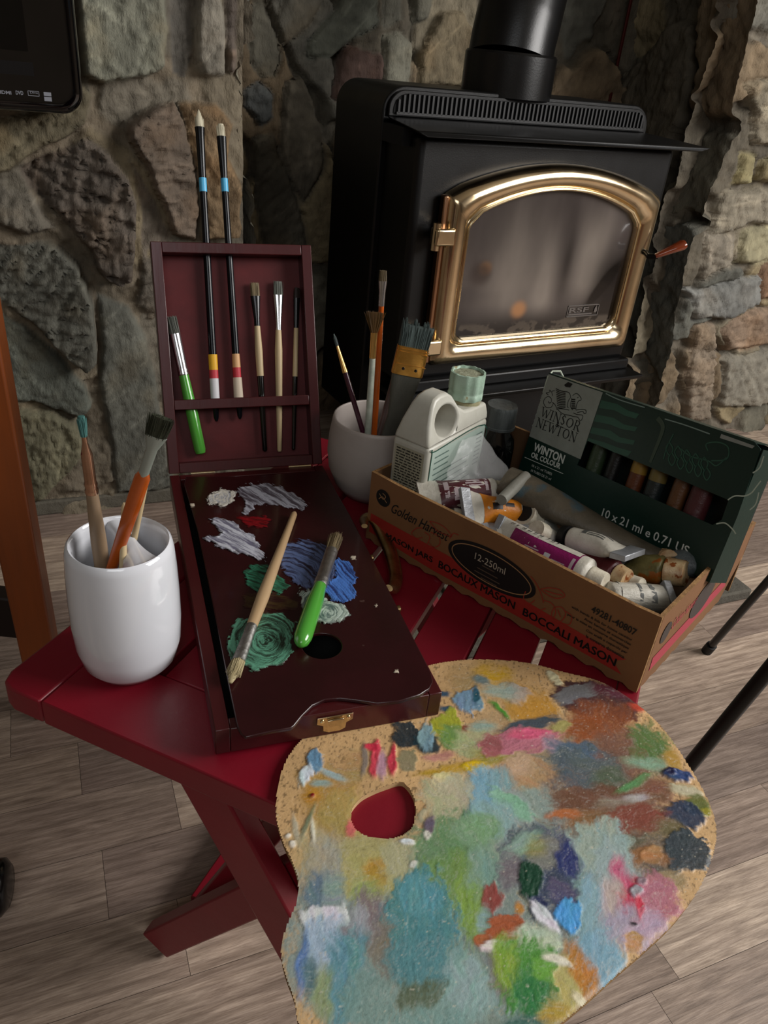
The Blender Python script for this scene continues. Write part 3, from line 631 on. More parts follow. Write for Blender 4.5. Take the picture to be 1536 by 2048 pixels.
# ---------------------------------------------------------------- easel post at the left, black stand legs, caster
a = MB(); pA = on(-58, 700, (0, .80, 0), (0, 1, 0)); 
def vp(px, py, y): return on(px, py, (0, y, 0), (0, 1, 0))
bl2, br2 = at(68, 1442, 0), at(131, 1436, 0)
tl2, tr2 = vp(-150, 460, bl2[1]), vp(-42, 460, br2[1])
t = np.array([-.006, .03, 0])
a.hexa([bl2, br2, br2+t, bl2+t], [tl2, tr2, tr2+t, tl2+t])
o = a.build('easel_post', OAK, None, bevel=.003); o['label'] = 'orange varnished wooden easel post standing at the left behind the red table'; o['category'] = 'wooden post'
o = MB().beam(vp(-60, 1185, .83)*[1,1,0]+[0,0,.10], vp(60, 1290, .83)*[1,1,0]+[0,0,.10], .03, .07).build('dark_crossbar', mat('dark_brown_wood', '#1a0d08', .6), None, bevel=.003)
o['label'] = 'dark brown wooden crossbar low down beside the orange easel post'; o['category'] = 'wooden bar'
sd_ = thing('folding_stand', 'black tubular folding stand standing on the floor at the right edge', 'stand')
f1 = at(1415, 1300, .006); u1 = vp(1560, 1135, f1[1]-.10)
d_ = nrm(u1-f1)
l1 = MB().tube([f1, u1, u1+d_*.28], .0062, 12).build('leg', STEELK, sd_, smooth=True)
MB().tube([f1-d_*.004, f1+d_*.018], .0088, 12).build('rubber_foot', mat('black_rubber', '#080808', .7), l1, smooth=True, angle=50)
g0 = on(1330, 1590, (0, .60, 0), (0, 1, 0)); g1 = on(1560, 1313, (0, .60, 0), (0, 1, 0)); dd_ = nrm(g1-g0)
tt = (g0[2])/dd_[2]; l2 = MB().tube([g0-dd_*tt*.985, g1, g1+dd_*.12], .0078, 12).build('leg', STEELK, sd_, smooth=True)
MB().tube([g0-dd_*tt*.985, g0-dd_*tt*.985+dd_*.02], .0105, 12).build('rubber_foot', bpy.data.materials['black_rubber'], l2, smooth=True, angle=50)
MB().tube([u1+d_*.28, g1+dd_*.12], .0062, 12).build('crossbar', STEELK, sd_, smooth=True)
cw = at(-6, 1775, .03); cs_ = thing('castor_wheel', 'small black castor wheel with a bronze rim on the floor at the left edge', 'wheel', frame(cw, nrm((FU[0]*.25, -.95, 0)), (0, 0, -1), nrm((.95, FU[0]*.25, 0))))
MB().lathe([(.026, -.012), (.029, -.008), (.029, .006), (.022, .012), (.010, .013)], 32).build('tyre', mat('gloss_black_tyre', '#070707', .2), cs_, smooth=True, angle=50)
MB().lathe([(.027, -.022), (.031, -.020), (.031, -.010), (.027, -.008)], 32).build('rim', ABRASS, cs_, smooth=True, angle=50)

# ---------------------------------------------------------------- red folding table
TZ = .4022
TO = np.array([-.2685, .4035]); TA = R(-19.8); TU = np.array([math.cos(TA), math.sin(TA)]); TV = np.array([-TU[1], TU[0]])
tb = thing('folding_table', 'small dark red slatted folding table with crossed legs carrying the painting things', 'table', frame((*TO, 0), (*TU, 0), (*TV, 0), (0, 0, 1)))
def tl_(px, py, z=TZ): P = at(px, py, z)[:2]-TO; return float(P @ TU), float(P @ TV)
TW, TD, TH_ = .437, .50, .022
g1x, g2x, g3x = tl_(855, 1222)[0], tl_(962, 1268)[0], tl_(1078, 1303)[0]
gl = tl_(372, 1300)[0]; grl = tl_(110, 1378)[0]
pitch = (g3x-gl)/4 if False else None
fr_ = tl_(376, 1369)[1]; fr2 = fr_
xs = [grl, gl, (gl+g1x)/2, g1x, g2x, g3x]
a = MB().prism([(0, .014), (0, TD), (grl-.0008, TD), (grl-.0008, 0), (.014, 0), (.004, .004)], TZ-TH_, TZ).build('end_board', RED, tb, bevel=.002)
MB().prism([(grl+.0002, 0), (TW-.018, 0), (TW-.018, fr_), (grl+.0002, fr_)], TZ-TH_, TZ).build('front_rail', RED, tb, bevel=.0015)
MB().prism([(grl+.0002, TD-.045), (TW-.018, TD-.045), (TW-.018, TD), (grl+.0002, TD)], TZ-TH_, TZ).build('back_rail', RED, tb, bevel=.0015)
MB().prism([(TW-.0175, 0), (TW-.004, .004), (TW, .014), (TW, TD), (TW-.0175, TD)], TZ-TH_, TZ).build('end_board', RED, tb, bevel=.0015)
gw = .0060
edges = [grl+.0004]+[x for x in xs[1:]]+[TW-.018]
for i in range(len(edges)-1):
    x0, x1 = edges[i]+(gw/2 if i else 0), edges[i+1]-(gw/2 if i < len(edges)-2 else 0)
    MB().box((x0, fr_+.0004, TZ-.012), (x1, TD-.0454, TZ-.0004)).build('slat', RED, tb, bevel=.0012)
# crossed legs near the front and mirrored ones at the back
def leg(x0, z0, x1, z1, y, w=.036, t=.018): return MB().beam((x0, y, z0), (x1, y, z1), t, w, up=(0, 0, 1)).build('leg', RED, tb, bevel=.002)
leg(.118, TZ-TH_-.002, .315, .012, .050, .040, .020)
leg(.330, TZ-TH_-.002, .064, .014, .0705, .036, .018)
leg(.245, TZ-TH_-.002, .086, .022, .104, .024, .022)
leg(.118, TZ-TH_-.002, .320, .018, TD-.06, .036)
leg(.320, TZ-TH_-.002, .118, .018, TD-.085, .036)
MB().beam((.088, .112, .020), (.088, TD-.085, .020), .030, .030).build('stretcher', RED, tb, bevel=.002)
MB().beam((.315, .050, .020), (.315, TD-.06, .020), .030, .022).build('stretcher', RED, tb, bevel=.002)
MB().box((.10, .03, TZ-TH_-.03), (.14, TD-.03, TZ-TH_)).build('batten', RED, tb, bevel=.002)
MB().box((.30, .03, TZ-TH_-.03), (.34, TD-.03, TZ-TH_)).build('batten', RED, tb, bevel=.002)

# ---------------------------------------------------------------- hand palette (cork-coloured board covered with dried oil paint)
PZ = TZ+.0045
OUT = [(885,1325),(960,1319),(1050,1325),(1130,1345),(1200,1363),(1260,1398),(1320,1450),(1370,1520),(1408,1585),(1429,1640),(1431,1685),(1415,1740),(1388,1792),(1345,1848),(1290,1900),(1230,1952),(1180,1997),(1110,2055),(1030,2110),(930,2150),(820,2165),(720,2150),(640,2105),(600,2052),(590,2000),(572,1950),(563,1905),(573,1855),(594,1805),(597,1762),(585,1722),(566,1682),(553,1630),(556,1580),(569,1530),(590,1495),(622,1462),(690,1408),(770,1362),(835,1338)]
HOLE = [(701,1632),(704,1616),(722,1595),(745,1582),(770,1572),(800,1563),(814,1570),(828,1592),(832,1618),(829,1644),(820,1660),(797,1674),(760,1678),(728,1670),(708,1654)]
def crom(p, n=4):
    out = []; N = len(p)
    for i in range(N):
        a, b, c, d = [np.array(p[(i+k) % N], float) for k in (-1, 0, 1, 2)]
        for t in np.arange(n)/n: out.append(tuple(.5*((2*b)+(-a+c)*t+(2*a-5*b+4*c-d)*t*t+(-a+3*b-3*c+d)*t**3)))
    return out
pal_o = np.array([at(x, y, PZ)[:2] for x, y in crom(OUT)]); pal_h = np.array([at(x, y, PZ)[:2] for x, y in crom(HOLE, 3)])
CORKE = mat('cork_edge', '#a5814e', .8, noise=.2, nscale=120, col2='#5c4020')
def attr_mat(n, rough=.5, bump=.5, bscale=300, k=.25, coat=0, nscale=120, spec=.4):
    return mat(n, '#808080', rough, noise=.1, nscale=nscale, attr='col', attr_noise=k, bump=bump, bscale=bscale, coat=coat, spec=spec)
palette = thing('hand_palette', 'large kidney shaped wooden palette covered in dried oil paint with a thumb hole', 'palette', Matrix.Translation((0, 0, TZ)))
def ring_band(name, poly, z0, z1, mat_, parent, inset=0):
    n = len(poly); a = MB(); a.v = [(x, y, z) for z in (z0, z1) for x, y in poly]
    a.f = [(i, (i+1) % n, n+(i+1) % n, n+i) for i in range(n)]; return a.build(name, mat_, parent, smooth=True, angle=60)
eb = ring_band('board_edge', pal_o, 0, .0043, CORKE, palette); ring_band('thumb_hole_edge', pal_h, 0, .0043, mat('thumb_hole_cut_edge', '#c9a878', .8, noise=.2, nscale=150), palette)
step = .00085
x0, y0 = pal_o.min(0)-.002; x1, y1 = pal_o.max(0)+.002
X, Y = np.meshgrid(np.arange(x0, x1, step), np.arange(y0, y1, step))
sdo = sdpoly(X, Y, pal_o); sdh = -sdpoly(X, Y, pal_h); sdp = np.minimum(sdo, sdh)
PX, PY = proj(np.stack([X, Y, np.full_like(X, PZ)], -1))
wxa = (fbm(X*90, Y*90, 5, 4)-.5)*34+(fbm(X*400, Y*400, 6, 2)-.5)*6; wya = (fbm(X*90, Y*90, 15, 4)-.5)*34+(fbm(X*400, Y*400, 16, 2)-.5)*6
cork = np.array(lin('#cba676')); n1 = fbm(X*25, Y*25, 1, 3)[..., None]; sp = fbm(X*900, Y*420, 2, 2)
col = cork*(.82+.36*n1); col = col*(1-.55*sst(.66, .76, sp)[..., None]); H = (fbm(X*400, Y*400, 33, 2)-.5)*.0002
# px, py, rx, ry, angle, colour, softness(px), thickness(mm), streak angle
BL = [
 (700,1880,150,190,0,'#8a9a96',40,.3,92),(900,1840,150,210,0,'#728c7c',40,.4,92),(1080,1790,170,200,0,'#7d8a86',40,.4,100),(1190,1560,170,110,10,'#765c4a',34,.3,10),(1050,1470,120,70,0,'#a08a68',30,.2,0),(1270,1680,130,90,20,'#6e6254',30,.3,20),(950,2040,220,80,0,'#7c9490',30,.4,90),(1000,1600,110,60,0,'#92a29a',30,.3,60),(1280,1830,60,90,-20,'#b09cac',20,.3,100),(700,1700,110,70,0,'#a89c74',30,.3,60),
 (940,1368,60,34,0,'#a5885c',20,.0,0),(985,1350,40,20,10,'#c79c22',14,.1,0),(1040,1400,55,38,10,'#b58c48',18,.2,30),(1068,1420,48,34,0,'#b48436',12,.5,60),(1035,1388,26,18,0,'#b09c8c',5,.8,0),
 (1002,1384,38,16,10,'#97aaa2',8,.4,0),(962,1362,20,9,20,'#6c7c7c',5,.4,0),(1105,1358,22,9,42,'#cdc6a2',3,1.2,-40),(935,1400,33,26,20,'#6c8ea2',5,1.0,80),(952,1392,9,17,0,'#24505f',4,1.0,0),
 (885,1389,16,6,-8,'#2a4a62',3,.6,0),(893,1420,16,6,10,'#2d4c60',3,.5,0),(895,1455,33,30,10,'#969c2e',6,.7,60),(905,1474,32,26,0,'#6a8a4c',9,.7,20),(1000,1422,26,5,38,'#44862e',3,.8,38),
 (930,1460,8,12,30,'#7a2a20',4,.3,0),(815,1472,36,26,0,'#1c2c34',5,.9,50),(850,1485,28,22,0,'#1a3038',6,.8,30),(853,1474,15,33,4,'#7a9aa6',4,1.0,88),(945,1488,44,30,-10,'#a3a67c',9,.6,30),(965,1452,30,14,0,'#8ea094',8,.4,0),
 (880,1512,34,10,-10,'#b47c74',7,.2,0),(905,1540,76,12,-7,'#b3902c',7,.6,-10),(948,1532,26,11,-8,'#c8ab12',4,1.0,-10),(880,1560,16,20,20,'#d2cb94',5,.9,20),(985,1512,40,18,0,'#8e8434',10,.5,0),
 (1195,1402,88,36,12,'#3c2229',6,.6,10),(1150,1390,46,17,-16,'#6a6a6c',4,.5,-16),(1225,1380,50,18,10,'#5a2e38',9,.5,0),(1205,1440,72,34,0,'#844a2c',14,.4,60),(1272,1414,20,9,14,'#a8402c',5,.7,0),(1170,1460,48,28,0,'#8c4c28',12,.4,0),
 (1062,1448,66,12,-12,'#3c4a54',6,.7,-12),(1040,1484,82,25,-8,'#b26c7a',6,1.0,-10),(1058,1470,46,11,-8,'#cc5c78',5,1.1,-8),(1108,1492,26,18,0,'#a68a94',7,.7,0),(1125,1452,20,14,0,'#a0985c',5,.9,0),(985,1490,22,24,20,'#9c5a5c',7,.6,0),
 (1255,1500,76,52,10,'#785444',18,.4,30),(1215,1540,60,50,0,'#6c5044',18,.4,30),(1300,1486,50,36,32,'#55723e',8,.6,30),(1292,1528,48,13,8,'#86a688',8,.6,10),(1345,1520,24,18,40,'#a8863a',8,.3,0),
 (1150,1508,60,26,14,'#4c6478',10,.6,14),(1165,1540,88,48,18,'#535f64',12,.6,16),(1215,1560,40,26,0,'#54604c',12,.5,0),(1045,1545,52,32,0,'#b08c66',10,.7,40),(1040,1530,30,22,0,'#bfa084',9,.6,0),
 (1170,1600,110,26,-6,'#6c4a38',10,.5,-8),(1272,1566,40,8,-26,'#548a54',5,.7,-26),(1310,1580,40,24,0,'#74503c',10,.5,0),(1355,1549,32,13,12,'#1b3f70',3,1.6,20),(1338,1544,13,9,10,'#12143c',3,2.0,0),(1372,1581,38,12,16,'#b6b092',5,.9,10),
 (1395,1612,30,20,20,'#5a6630',6,.6,0),(1410,1625,14,12,0,'#8a8420',5,.5,0),(1368,1628,42,24,22,'#27364e',5,1.2,20),(1180,1640,60,24,-4,'#84603c',9,.5,-6),(1262,1640,78,32,-8,'#7c4032',8,.6,-10),(1345,1660,40,20,15,'#6a6040',10,.4,0),(1268,1596,30,9,-5,'#a8a2a6',5,.8,0),(1230,1604,40,10,-8,'#8a8070',8,.5,0),(1125,1630,36,12,0,'#b0683c',7,.5,0),
 (1378,1702,56,42,34,'#303c43',4,1.0,35),(1290,1712,52,19,10,'#8a6240',6,.6,0),(1305,1712,22,18,0,'#a87c50',4,.9,0),(1335,1748,48,16,30,'#4c4840',8,.7,40),(1240,1690,60,14,-15,'#4a4c3a',8,.4,0),(1350,1760,30,20,30,'#9c8660',8,.3,0),
 (960,1590,44,58,10,'#78a4b8',10,.9,80),(930,1620,14,30,-15,'#2c5258',6,.8,0),(890,1600,52,46,0,'#b2ae90',12,.6,70),(1005,1560,30,24,0,'#7aa0a6',12,.6,80),(1062,1602,42,36,0,'#8a9a92',12,.5,50),(1025,1612,56,19,32,'#86b298',6,.9,32),(985,1640,50,40,0,'#88a8a8',14,.6,70),
 (900,1690,80,60,0,'#668a60',14,.7,60),(955,1665,50,40,0,'#7a9c78',14,.6,60),(905,1760,62,60,0,'#6c8c50',18,.6,80),(945,1810,34,80,-10,'#7e9c46',14,.6,100),(970,1740,38,60,0,'#7a9888',14,.6,80),
 (720,1740,88,64,0,'#aca468',14,.8,70),(752,1742,28,34,20,'#b28c3a',12,.5,0),(655,1715,38,52,0,'#a09e90',14,.5,80),(790,1720,40,44,0,'#a8a682',14,.6,60),(730,1790,36,30,0,'#92a060',10,.6,0),
 (650,1600,64,72,0,'#ab8848',20,.3,70),(705,1538,52,34,-20,'#a6885a',16,.2,0),(618,1590,20,24,0,'#b4802c',9,.3,0),(690,1630,60,44,0,'#ab9458',16,.4,60),(720,1690,50,20,0,'#a8a070',10,.4,0),
 (632,1522,16,26,-8,'#5c88a8',3,1.2,85),(612,1552,12,22,32,'#c6d4dc',4,1.1,70),(664,1550,28,8,20,'#9ab0b4',5,.5,20),(640,1568,22,7,0,'#8ea4a0',5,.4,0),
 (728,1522,8,34,4,'#84766c',4,.6,88),(750,1522,10,42,2,'#c43c50',3,1.1,88),(742,1495,12,8,20,'#c83048',3,1,0),(765,1532,10,30,0,'#a88494',5,.7,88),(784,1522,9,34,-2,'#bc3046',3,1.1,88),(815,1524,24,24,10,'#877e62',5,.4,0),
 (622,1592,5,5,0,'#7c0c14',2,1.6,0),(614,1650,6,40,20,'#788064',4,.7,110),(626,1662,4,24,-6,'#d4cfc0',3,.9,90),(592,1660,6,34,-14,'#b0a890',4,.4,90),(700,1652,12,18,20,'#c46462',6,.6,0),(812,1684,15,8,10,'#e0ddd6',3,1.4,0),(858,1652,13,24,15,'#64586a',5,.9,0),(852,1672,8,10,0,'#d0ccc0',3,1,0),(577,1673,6,5,0,'#d8d2c4',2,1,0),(587,1688,8,5,0,'#d8d2c4',2,1,0),(828,1728,9,7,0,'#d8d2c8',3,1.1,0),
 (635,1785,28,46,10,'#647c88',10,.7,90),(665,1780,22,40,0,'#88989a',10,.6,0),(645,1835,50,30,-8,'#d3d5d6',7,1.3,60),(660,1890,58,66,0,'#9fb4c8',14,.8,96),(605,1930,12,66,6,'#5c7eb0',7,.6,96),(740,1850,52,70,0,'#7e7478',16,.7,92),(715,1840,20,36,0,'#9aa0a4',8,.8,110),(775,1900,46,60,0,'#7e786a',16,.6,92),
 (845,1838,72,98,6,'#4f868c',9,.9,92),(850,1930,76,60,0,'#55848a',16,.8,92),(842,1790,40,40,0,'#5c949c',9,.8,80),(690,1960,46,110,4,'#5f8f96',12,.7,96),(645,1985,24,60,-4,'#8e9c72',10,.5,96),(740,2000,50,70,0,'#78948e',14,.6,92),(620,1950,16,40,0,'#58767e',8,.6,0),
 (850,2005,66,60,0,'#5c6852',18,.6,92),(935,1990,52,90,-10,'#8aa8a4',14,.8,96),(1000,1950,26,62,-14,'#746466',10,.6,100),(1010,1945,16,26,0,'#a8a0a4',6,1,0),(880,2060,140,50,0,'#7c9a94',18,.6,92),(1000,2070,60,50,0,'#7c8c84',16,.5,90),
 (1195,1690,66,58,20,'#96a89e',9,.7,70),(1235,1745,42,66,-10,'#93a6a6',12,.7,100),(1150,1800,32,90,0,'#6c8a84',14,.6,100),(1200,1840,40,104,-14,'#86a9b8',13,.8,104),(1190,1930,46,74,-24,'#7fa6ba',12,.7,112),(1245,1840,46,54,-14,'#a498a8',12,.8,100),
 (1075,1725,76,74,10,'#56606a',10,.6,100),(1040,1695,40,22,-32,'#88a894',9,.8,-30),(1020,1740,22,44,0,'#70686e',9,.5,0),(1095,1715,34,40,0,'#7c7c76',12,.6,0),(1070,1700,26,24,0,'#888858',12,.4,0),(1135,1722,26,44,-10,'#2c3468',8,1.1,80),(1112,1785,44,46,0,'#3c465c',10,1.0,30),(1125,1790,30,30,0,'#544e6a',9,.9,0),
 (1058,1762,27,38,-6,'#123f2a',5,1.5,90),(1072,1815,20,22,0,'#232c50',6,1.0,0),(1140,1830,26,34,0,'#4c9ad0',6,1.4,80),(1085,1832,42,13,46,'#d3d3da',4,1.3,46),(985,1795,22,34,0,'#8a423c',5,.8,90),(968,1840,14,30,0,'#84a0a0',8,.4,0),(1010,1862,36,28,0,'#a25430',6,.9,40),(965,1880,18,14,0,'#a85c38',4,.7,0),(985,1893,24,11,-6,'#d8d0ca',4,1.2,0),(1035,1820,10,14,0,'#b07c3c',5,.5,0),
 (1073,1882,52,30,10,'#b8c6ac',8,1.0,-10),(1135,1965,44,62,-10,'#b4aa66',13,.6,60),(1165,1940,26,70,-26,'#b4782c',9,.6,114),(1055,1950,66,78,0,'#4c8c34',12,1.1,90),(1010,1930,30,52,0,'#86a23c',12,.7,90),(1065,1990,50,60,0,'#2f7440',16,.8,90),(1090,1935,28,30,0,'#68a040',12,.9,0),(1115,1922,32,11,22,'#d8d4c6',4,1.1,22),(1060,2050,60,26,0,'#3c645c',12,.6,0),(1115,2030,40,24,0,'#b09438',12,.4,0),(1160,2000,26,10,40,'#d4c8a4',4,.8,40),
 (1262,1786,40,36,10,'#bc2848',12,1.0,50),(1312,1800,54,56,10,'#ac6c7c',12,.7,30),(1240,1745,18,34,-14,'#c45c7c',9,.6,100),(1268,1782,15,13,0,'#8e909c',4,1.8,0),(1282,1762,12,8,0,'#7c6c78',4,1.6,0),(1280,1820,9,34,-14,'#c8344c',5,.9,96),(1290,1855,50,26,-30,'#b49aac',11,.6,-30),(1222,1790,20,44,0,'#b8a8a0',10,.5,100),(1268,1882,22,22,0,'#b88e58',7,.2,0),(1268,1847,7,4,0,'#181820',2,1,0)]
for k, (bx, by, rx, ry, ang, hx, soft, th, sang) in enumerate(BL):
    soft = soft*1.7 if soft >= 8 else soft
    rr = max(rx, ry)+soft+30
    yy, xx = np.where((np.abs(PX-bx) < rr) & (np.abs(PY-by) < rr))
    if not len(yy): continue
    r0, r1, c0_, c1_ = yy.min(), yy.max()+1, xx.min(), xx.max()+1; sl_ = (slice(r0, r1), slice(c0_, c1_))
    wf = min(1.9, .25+min(rx, ry)/34)
    u = PX[sl_]-bx+wxa[sl_]*wf*.8; v = PY[sl_]-by+wya[sl_]*wf*.8; a_ = R(ang); cu, su = math.cos(a_), math.sin(a_)
    p = (u*cu+v*su)/rx; q = (-u*su+v*cu)/ry; d = (1-np.hypot(p, q))*min(rx, ry)
    sa = R(sang+14*math.sin(k*2.3)); al = u*math.cos(sa)+v*math.sin(sa); ac = -u*math.sin(sa)+v*math.cos(sa)
    st_ = fbm(al*.035+k*7.7, ac*.38+k*3.1, 50+k, 3, .65); fine = fbm(al*.12, ac*1.1, 70+k, 2)
    ed = (fbm(al*.03, ac*.22+k, 90+k, 3)-.5)*min(rx, ry)*.55
    mk = sst(-soft*.35-1, soft*.65+1, d+ed)*(.93+.07*fine); t3 = (.80+.40*st_+.14*(fine-.5))[..., None]
    tint = np.array([1+.12*math.sin(k*1.7), 1+.05*math.sin(k*2.9), 1+.12*math.sin(k*4.1)]); hue = 1+(tint-1)*(fbm(al*.02, ac*.08, 130+k, 3)[..., None]*2-1)*1.6
    cc = np.array(lin(hx))*1.06*t3*hue; cc = cc+(np.array([.62,.62,.58])-cc)*(.20*sst(.60, .80, fbm(al*.05+k, ac*.55, 160+k, 3)))[..., None]*(soft > 6); drag = sst(.52, .74, st_)*.30*(soft > 6)
    mk = mk*(1-drag); col[sl_] = col[sl_]*(1-mk[..., None])+cc*mk[..., None]
    H[sl_] = H[sl_]*(1-mk*.8)+mk*(.00010+th*.00075*(.35+1.0*st_)+(fine-.5)*.00016*max(th, .4)+th*.0004*np.exp(-((d+ed)/3.5)**2))
# knife scratches, flecks and dark crumbs that belong to the dried crust
fl = fbm(X*700, Y*700, 201, 2); col = col*(1-.22*sst(.76, .84, fl)[..., None]); wl = sst(.80, .86, fbm(X*520+9, Y*520, 203, 3)); col = col*(1-wl[..., None]*.5)+np.array(lin('#d4cdb8'))*wl[..., None]*.5
H = np.clip(H, -.0001, .0022)*sst(-.0001, .0025, sdp)+.0044
PAINT = attr_mat('dried_oil_paint', .40, .30, 300, .08, 0, 260, .5)
cm = X-0
po = grid_obj('painted_face', np.stack([X, Y, H], -1), np.clip(col, .003, .9), PAINT, palette, keep=sdp > -step*.9)
# trim the stepped rim of the grid onto the outline
nb = MB(); nb.v = [(x, y, .00445) for x, y in pal_o]
del nb

# ---------------------------------------------------------------- paint box
BYW = .369; BU = np.array([math.cos(BYW), math.sin(BYW), 0]); BV = np.array([-BU[1], BU[0], 0]); BO_ = np.array([-.0952, .3548, TZ])
BW, BLn, BH, BT = .1618, .3544, .0272, .012
bx = thing('sketch_box', 'open mahogany painting box with upright lid, brass latch and a paint smeared palette panel', 'paint box', frame(BO_, BU, BV, (0, 0, 1)))
for x, y in ((.012, .012), (BW-.012, .012), (.012, BLn-.012), (BW-.012, BLn-.012)):
    MB().lathe([(.005, 0), (.005, .0048)], 16).build('rubber_foot', mat('felt_foot', '#0a0606', .8) if 'felt_foot' not in bpy.data.materials else bpy.data.materials['felt_foot'], bx).location = (x, y, 0)
B0 = .0048
MB().box((0, 0, B0), (BT-.002, BLn, BH)).build('side_rail', MAHOG, bx, bevel=.0008)
MB().box((BW-.010, 0, B0), (BW, BLn, BH)).build('side_rail', MAHOG, bx, bevel=.0008)
MB().box((.0101, 0, B0), (BW-.0101, .010, BH-.0004)).build('front_rail', MAHOG, bx, bevel=.0006)
MB().box((.0101, BLn-.010, B0), (BW-.0101, BLn, BH-.0004)).build('back_rail', MAHOG, bx, bevel=.0006)
MB().box((.0101, .0101, B0), (BW-.0101, BLn-.0101, B0+.003)).build('felt_bottom', FELT, bx)
def bloc(px, py, z=BH): P = at(px, py, TZ+z)-BO_; return float(P @ BU), float(P @ BV)
PN = BH+.0032                               # top of the loose palette panel
pan = [(372,953),(500,952),(640,941),(652,948),(700,1030),(760,1145),(818,1258),(862,1345),(866,1362),(858,1378),(838,1390),(800,1402),(755,1406),(715,1400),(680,1396),(650,1399),(625,1410),(605,1430),(590,1449),(581,1456),(540,1463),(510,1470),(492,1474),(482,1468),(474,1452),(455,1360),(425,1205),(395,1060),(368,968)]
pp = [bloc(x, y, PN) for x, y in pan]
hc_ = bloc(644, 1291, PN); hol = [(hc_[0]+.0150*math.cos(t), hc_[1]+.0145*math.sin(t)) for t in np.linspace(0, 2*math.pi, 33)[:-1]]
def plate_with_hole(outer, hole, z0, z1):
    me = bmesh.new()
    def loop(pts): v = [me.verts.new((x, y, 0)) for x, y in pts]; return [me.edges.new((v[i], v[(i+1) % len(v)])) for i in range(len(v))]
    ed = loop(outer)+(loop(hole) if hole else []); r_ = bmesh.ops.triangle_fill(me, use_beauty=True, use_dissolve=False, edges=ed)
    fs = [f for f in me.faces]; a = MB(); idx = {v: i for i, v in enumerate(me.verts)}; n = len(idx)
    a.v = [(v.co.x, v.co.y, z0) for v in me.verts]+[(v.co.x, v.co.y, z1) for v in me.verts]
    for f in fs:
        k = [idx[v] for v in f.verts]; a.f.append(tuple(k[::-1])); a.f.append(tuple(n+i for i in k))
    for e in ed:
        i, j = idx[e.verts[0]], idx[e.verts[1]]; a.f.append((i, j, n+j, n+i))
    me.free(); return a
panel = plate_with_hole(pp, hol, BH+.0002, PN).build('palette_panel', PANEL, bx, bevel=.0007)
# smears of wet paint on the panel, each a thin relief of its own
SMEAR = attr_mat('fresh_oil_smear', .30, .2, 500, .12, .1, 300, .5)
def smear(poly, c1, c2, th, sang, soft=4, swirl=None, thin=0.0, seed=0, warp=8, zz=PN):
    pts = np.array([at(x, y, TZ+zz)-BO_ for x, y in poly]); lx, ly = pts @ BU, pts @ BV
    st__ = .0006; X, Y = np.meshgrid(np.arange(lx.min()-.004, lx.max()+.004, st__), np.arange(ly.min()-.004, ly.max()+.004, st__))
    Wd = BO_+X[..., None]*BU+Y[..., None]*BV+np.array([0, 0, zz]); PX, PY = proj(Wd)
    wx = (fbm(X*130, Y*130, seed, 3)-.5)*warp*2; wy = (fbm(X*130, Y*130, seed+4, 3)-.5)*warp*2
    sd = sdpoly(PX+wx, PY+wy, poly); cx, cy = np.mean([p[0] for p in poly]), np.mean([p[1] for p in poly])
    if swirl:
        sx, sy = swirl; al = np.arctan2(PY-sy, PX-sx)*40; ac = np.hypot(PX-sx, (PY-sy)*1.2)+wx*.6
    else:
        sa = R(sang); al = (PX-cx)*math.cos(sa)+(PY-cy)*math.sin(sa); ac = -(PX-cx)*math.sin(sa)+(PY-cy)*math.cos(sa)+wx*.3
    s1 = fbm(al*.02+seed, ac*.30+seed, 7+seed, 3, .6); s2 = fbm(al*.05, ac*.9, 9+seed, 2); sg = .6*s1+.4*s2
    mk = sst(-1, soft, sd+(s2-.5)*8); cov = mk*(1-thin*sst(.58, .40, sg)); edge = np.exp(-((sd-3)/3.)**2)
    a1, a2, base = np.array(lin(c1)), np.array(lin(c2)), np.array(lin('#2a0c0f'))
    t = np.clip(sst(.36, .62, sg)+edge*.4, 0, 1)[..., None]; c = a2*(1-t)+a1*t
    c = base*(1-cov[..., None])+c*cov[..., None]
    H = zz+.00012+mk*th*.001*(.2+1.1*sg+.5*edge); keep = mk > .02
    return grid_obj('paint_smear', np.stack([X, Y, H], -1), np.clip(c, .002, .95), SMEAR, panel, keep=keep)
lab(smear([(408,998),(420,984),(445,978),(466,980),(478,986),(470,1004),(450,1014),(425,1014)], '#d2cdc2', '#a8aab0', .9, 0, seed=1, swirl=(440,997)), 'round dab of cream white paint')
lab(smear([(478,972),(520,966),(560,972),(616,1006),(606,1020),(565,1016),(530,1006),(508,1012),(500,1030),(484,1026),(490,1004),(474,990)], '#a6a7b2', '#5e5c68', .6, 32, 3, seed=2, thin=.5), 'streaky grey white brush stroke')
lab(smear([(418,1036),(436,1032),(470,1046),(500,1068),(520,1090),(530,1122),(500,1116),(440,1098),(404,1080),(446,1066),(424,1052)], '#c0c2cc', '#74748a', 1.0, 28, 4, seed=3, thin=.25), 'lavender white paint ridges')
lab(smear([(470,1040),(500,1030),(530,1030),(546,1044),(530,1054),(495,1052)], '#7c0a14', '#3a080c', .5, 10, 6, seed=4), 'small red paint spot')
lab(smear([(573,1088),(610,1078),(648,1086),(672,1110),(668,1160),(650,1176),(612,1178),(582,1160),(562,1132),(560,1108)], '#56668e', '#1c2236', .7, 12, 4, seed=5, thin=.35, swirl=(560,1190)), 'dull blue paint fan')
lab(smear([(672,1112),(700,1124),(722,1158),(706,1170),(714,1194),(688,1208),(660,1196),(648,1176),(666,1156)], '#4a78c4', '#22366c', .9, 50, 4, seed=6, thin=.2), 'bright blue paint ridges')
lab(smear([(488,1150),(500,1132),(528,1128),(552,1146),(580,1172),(560,1186),(520,1188),(494,1176)], '#30755a', '#10301f', .7, 20, 4, seed=7, thin=.2), 'dark green paint dab')
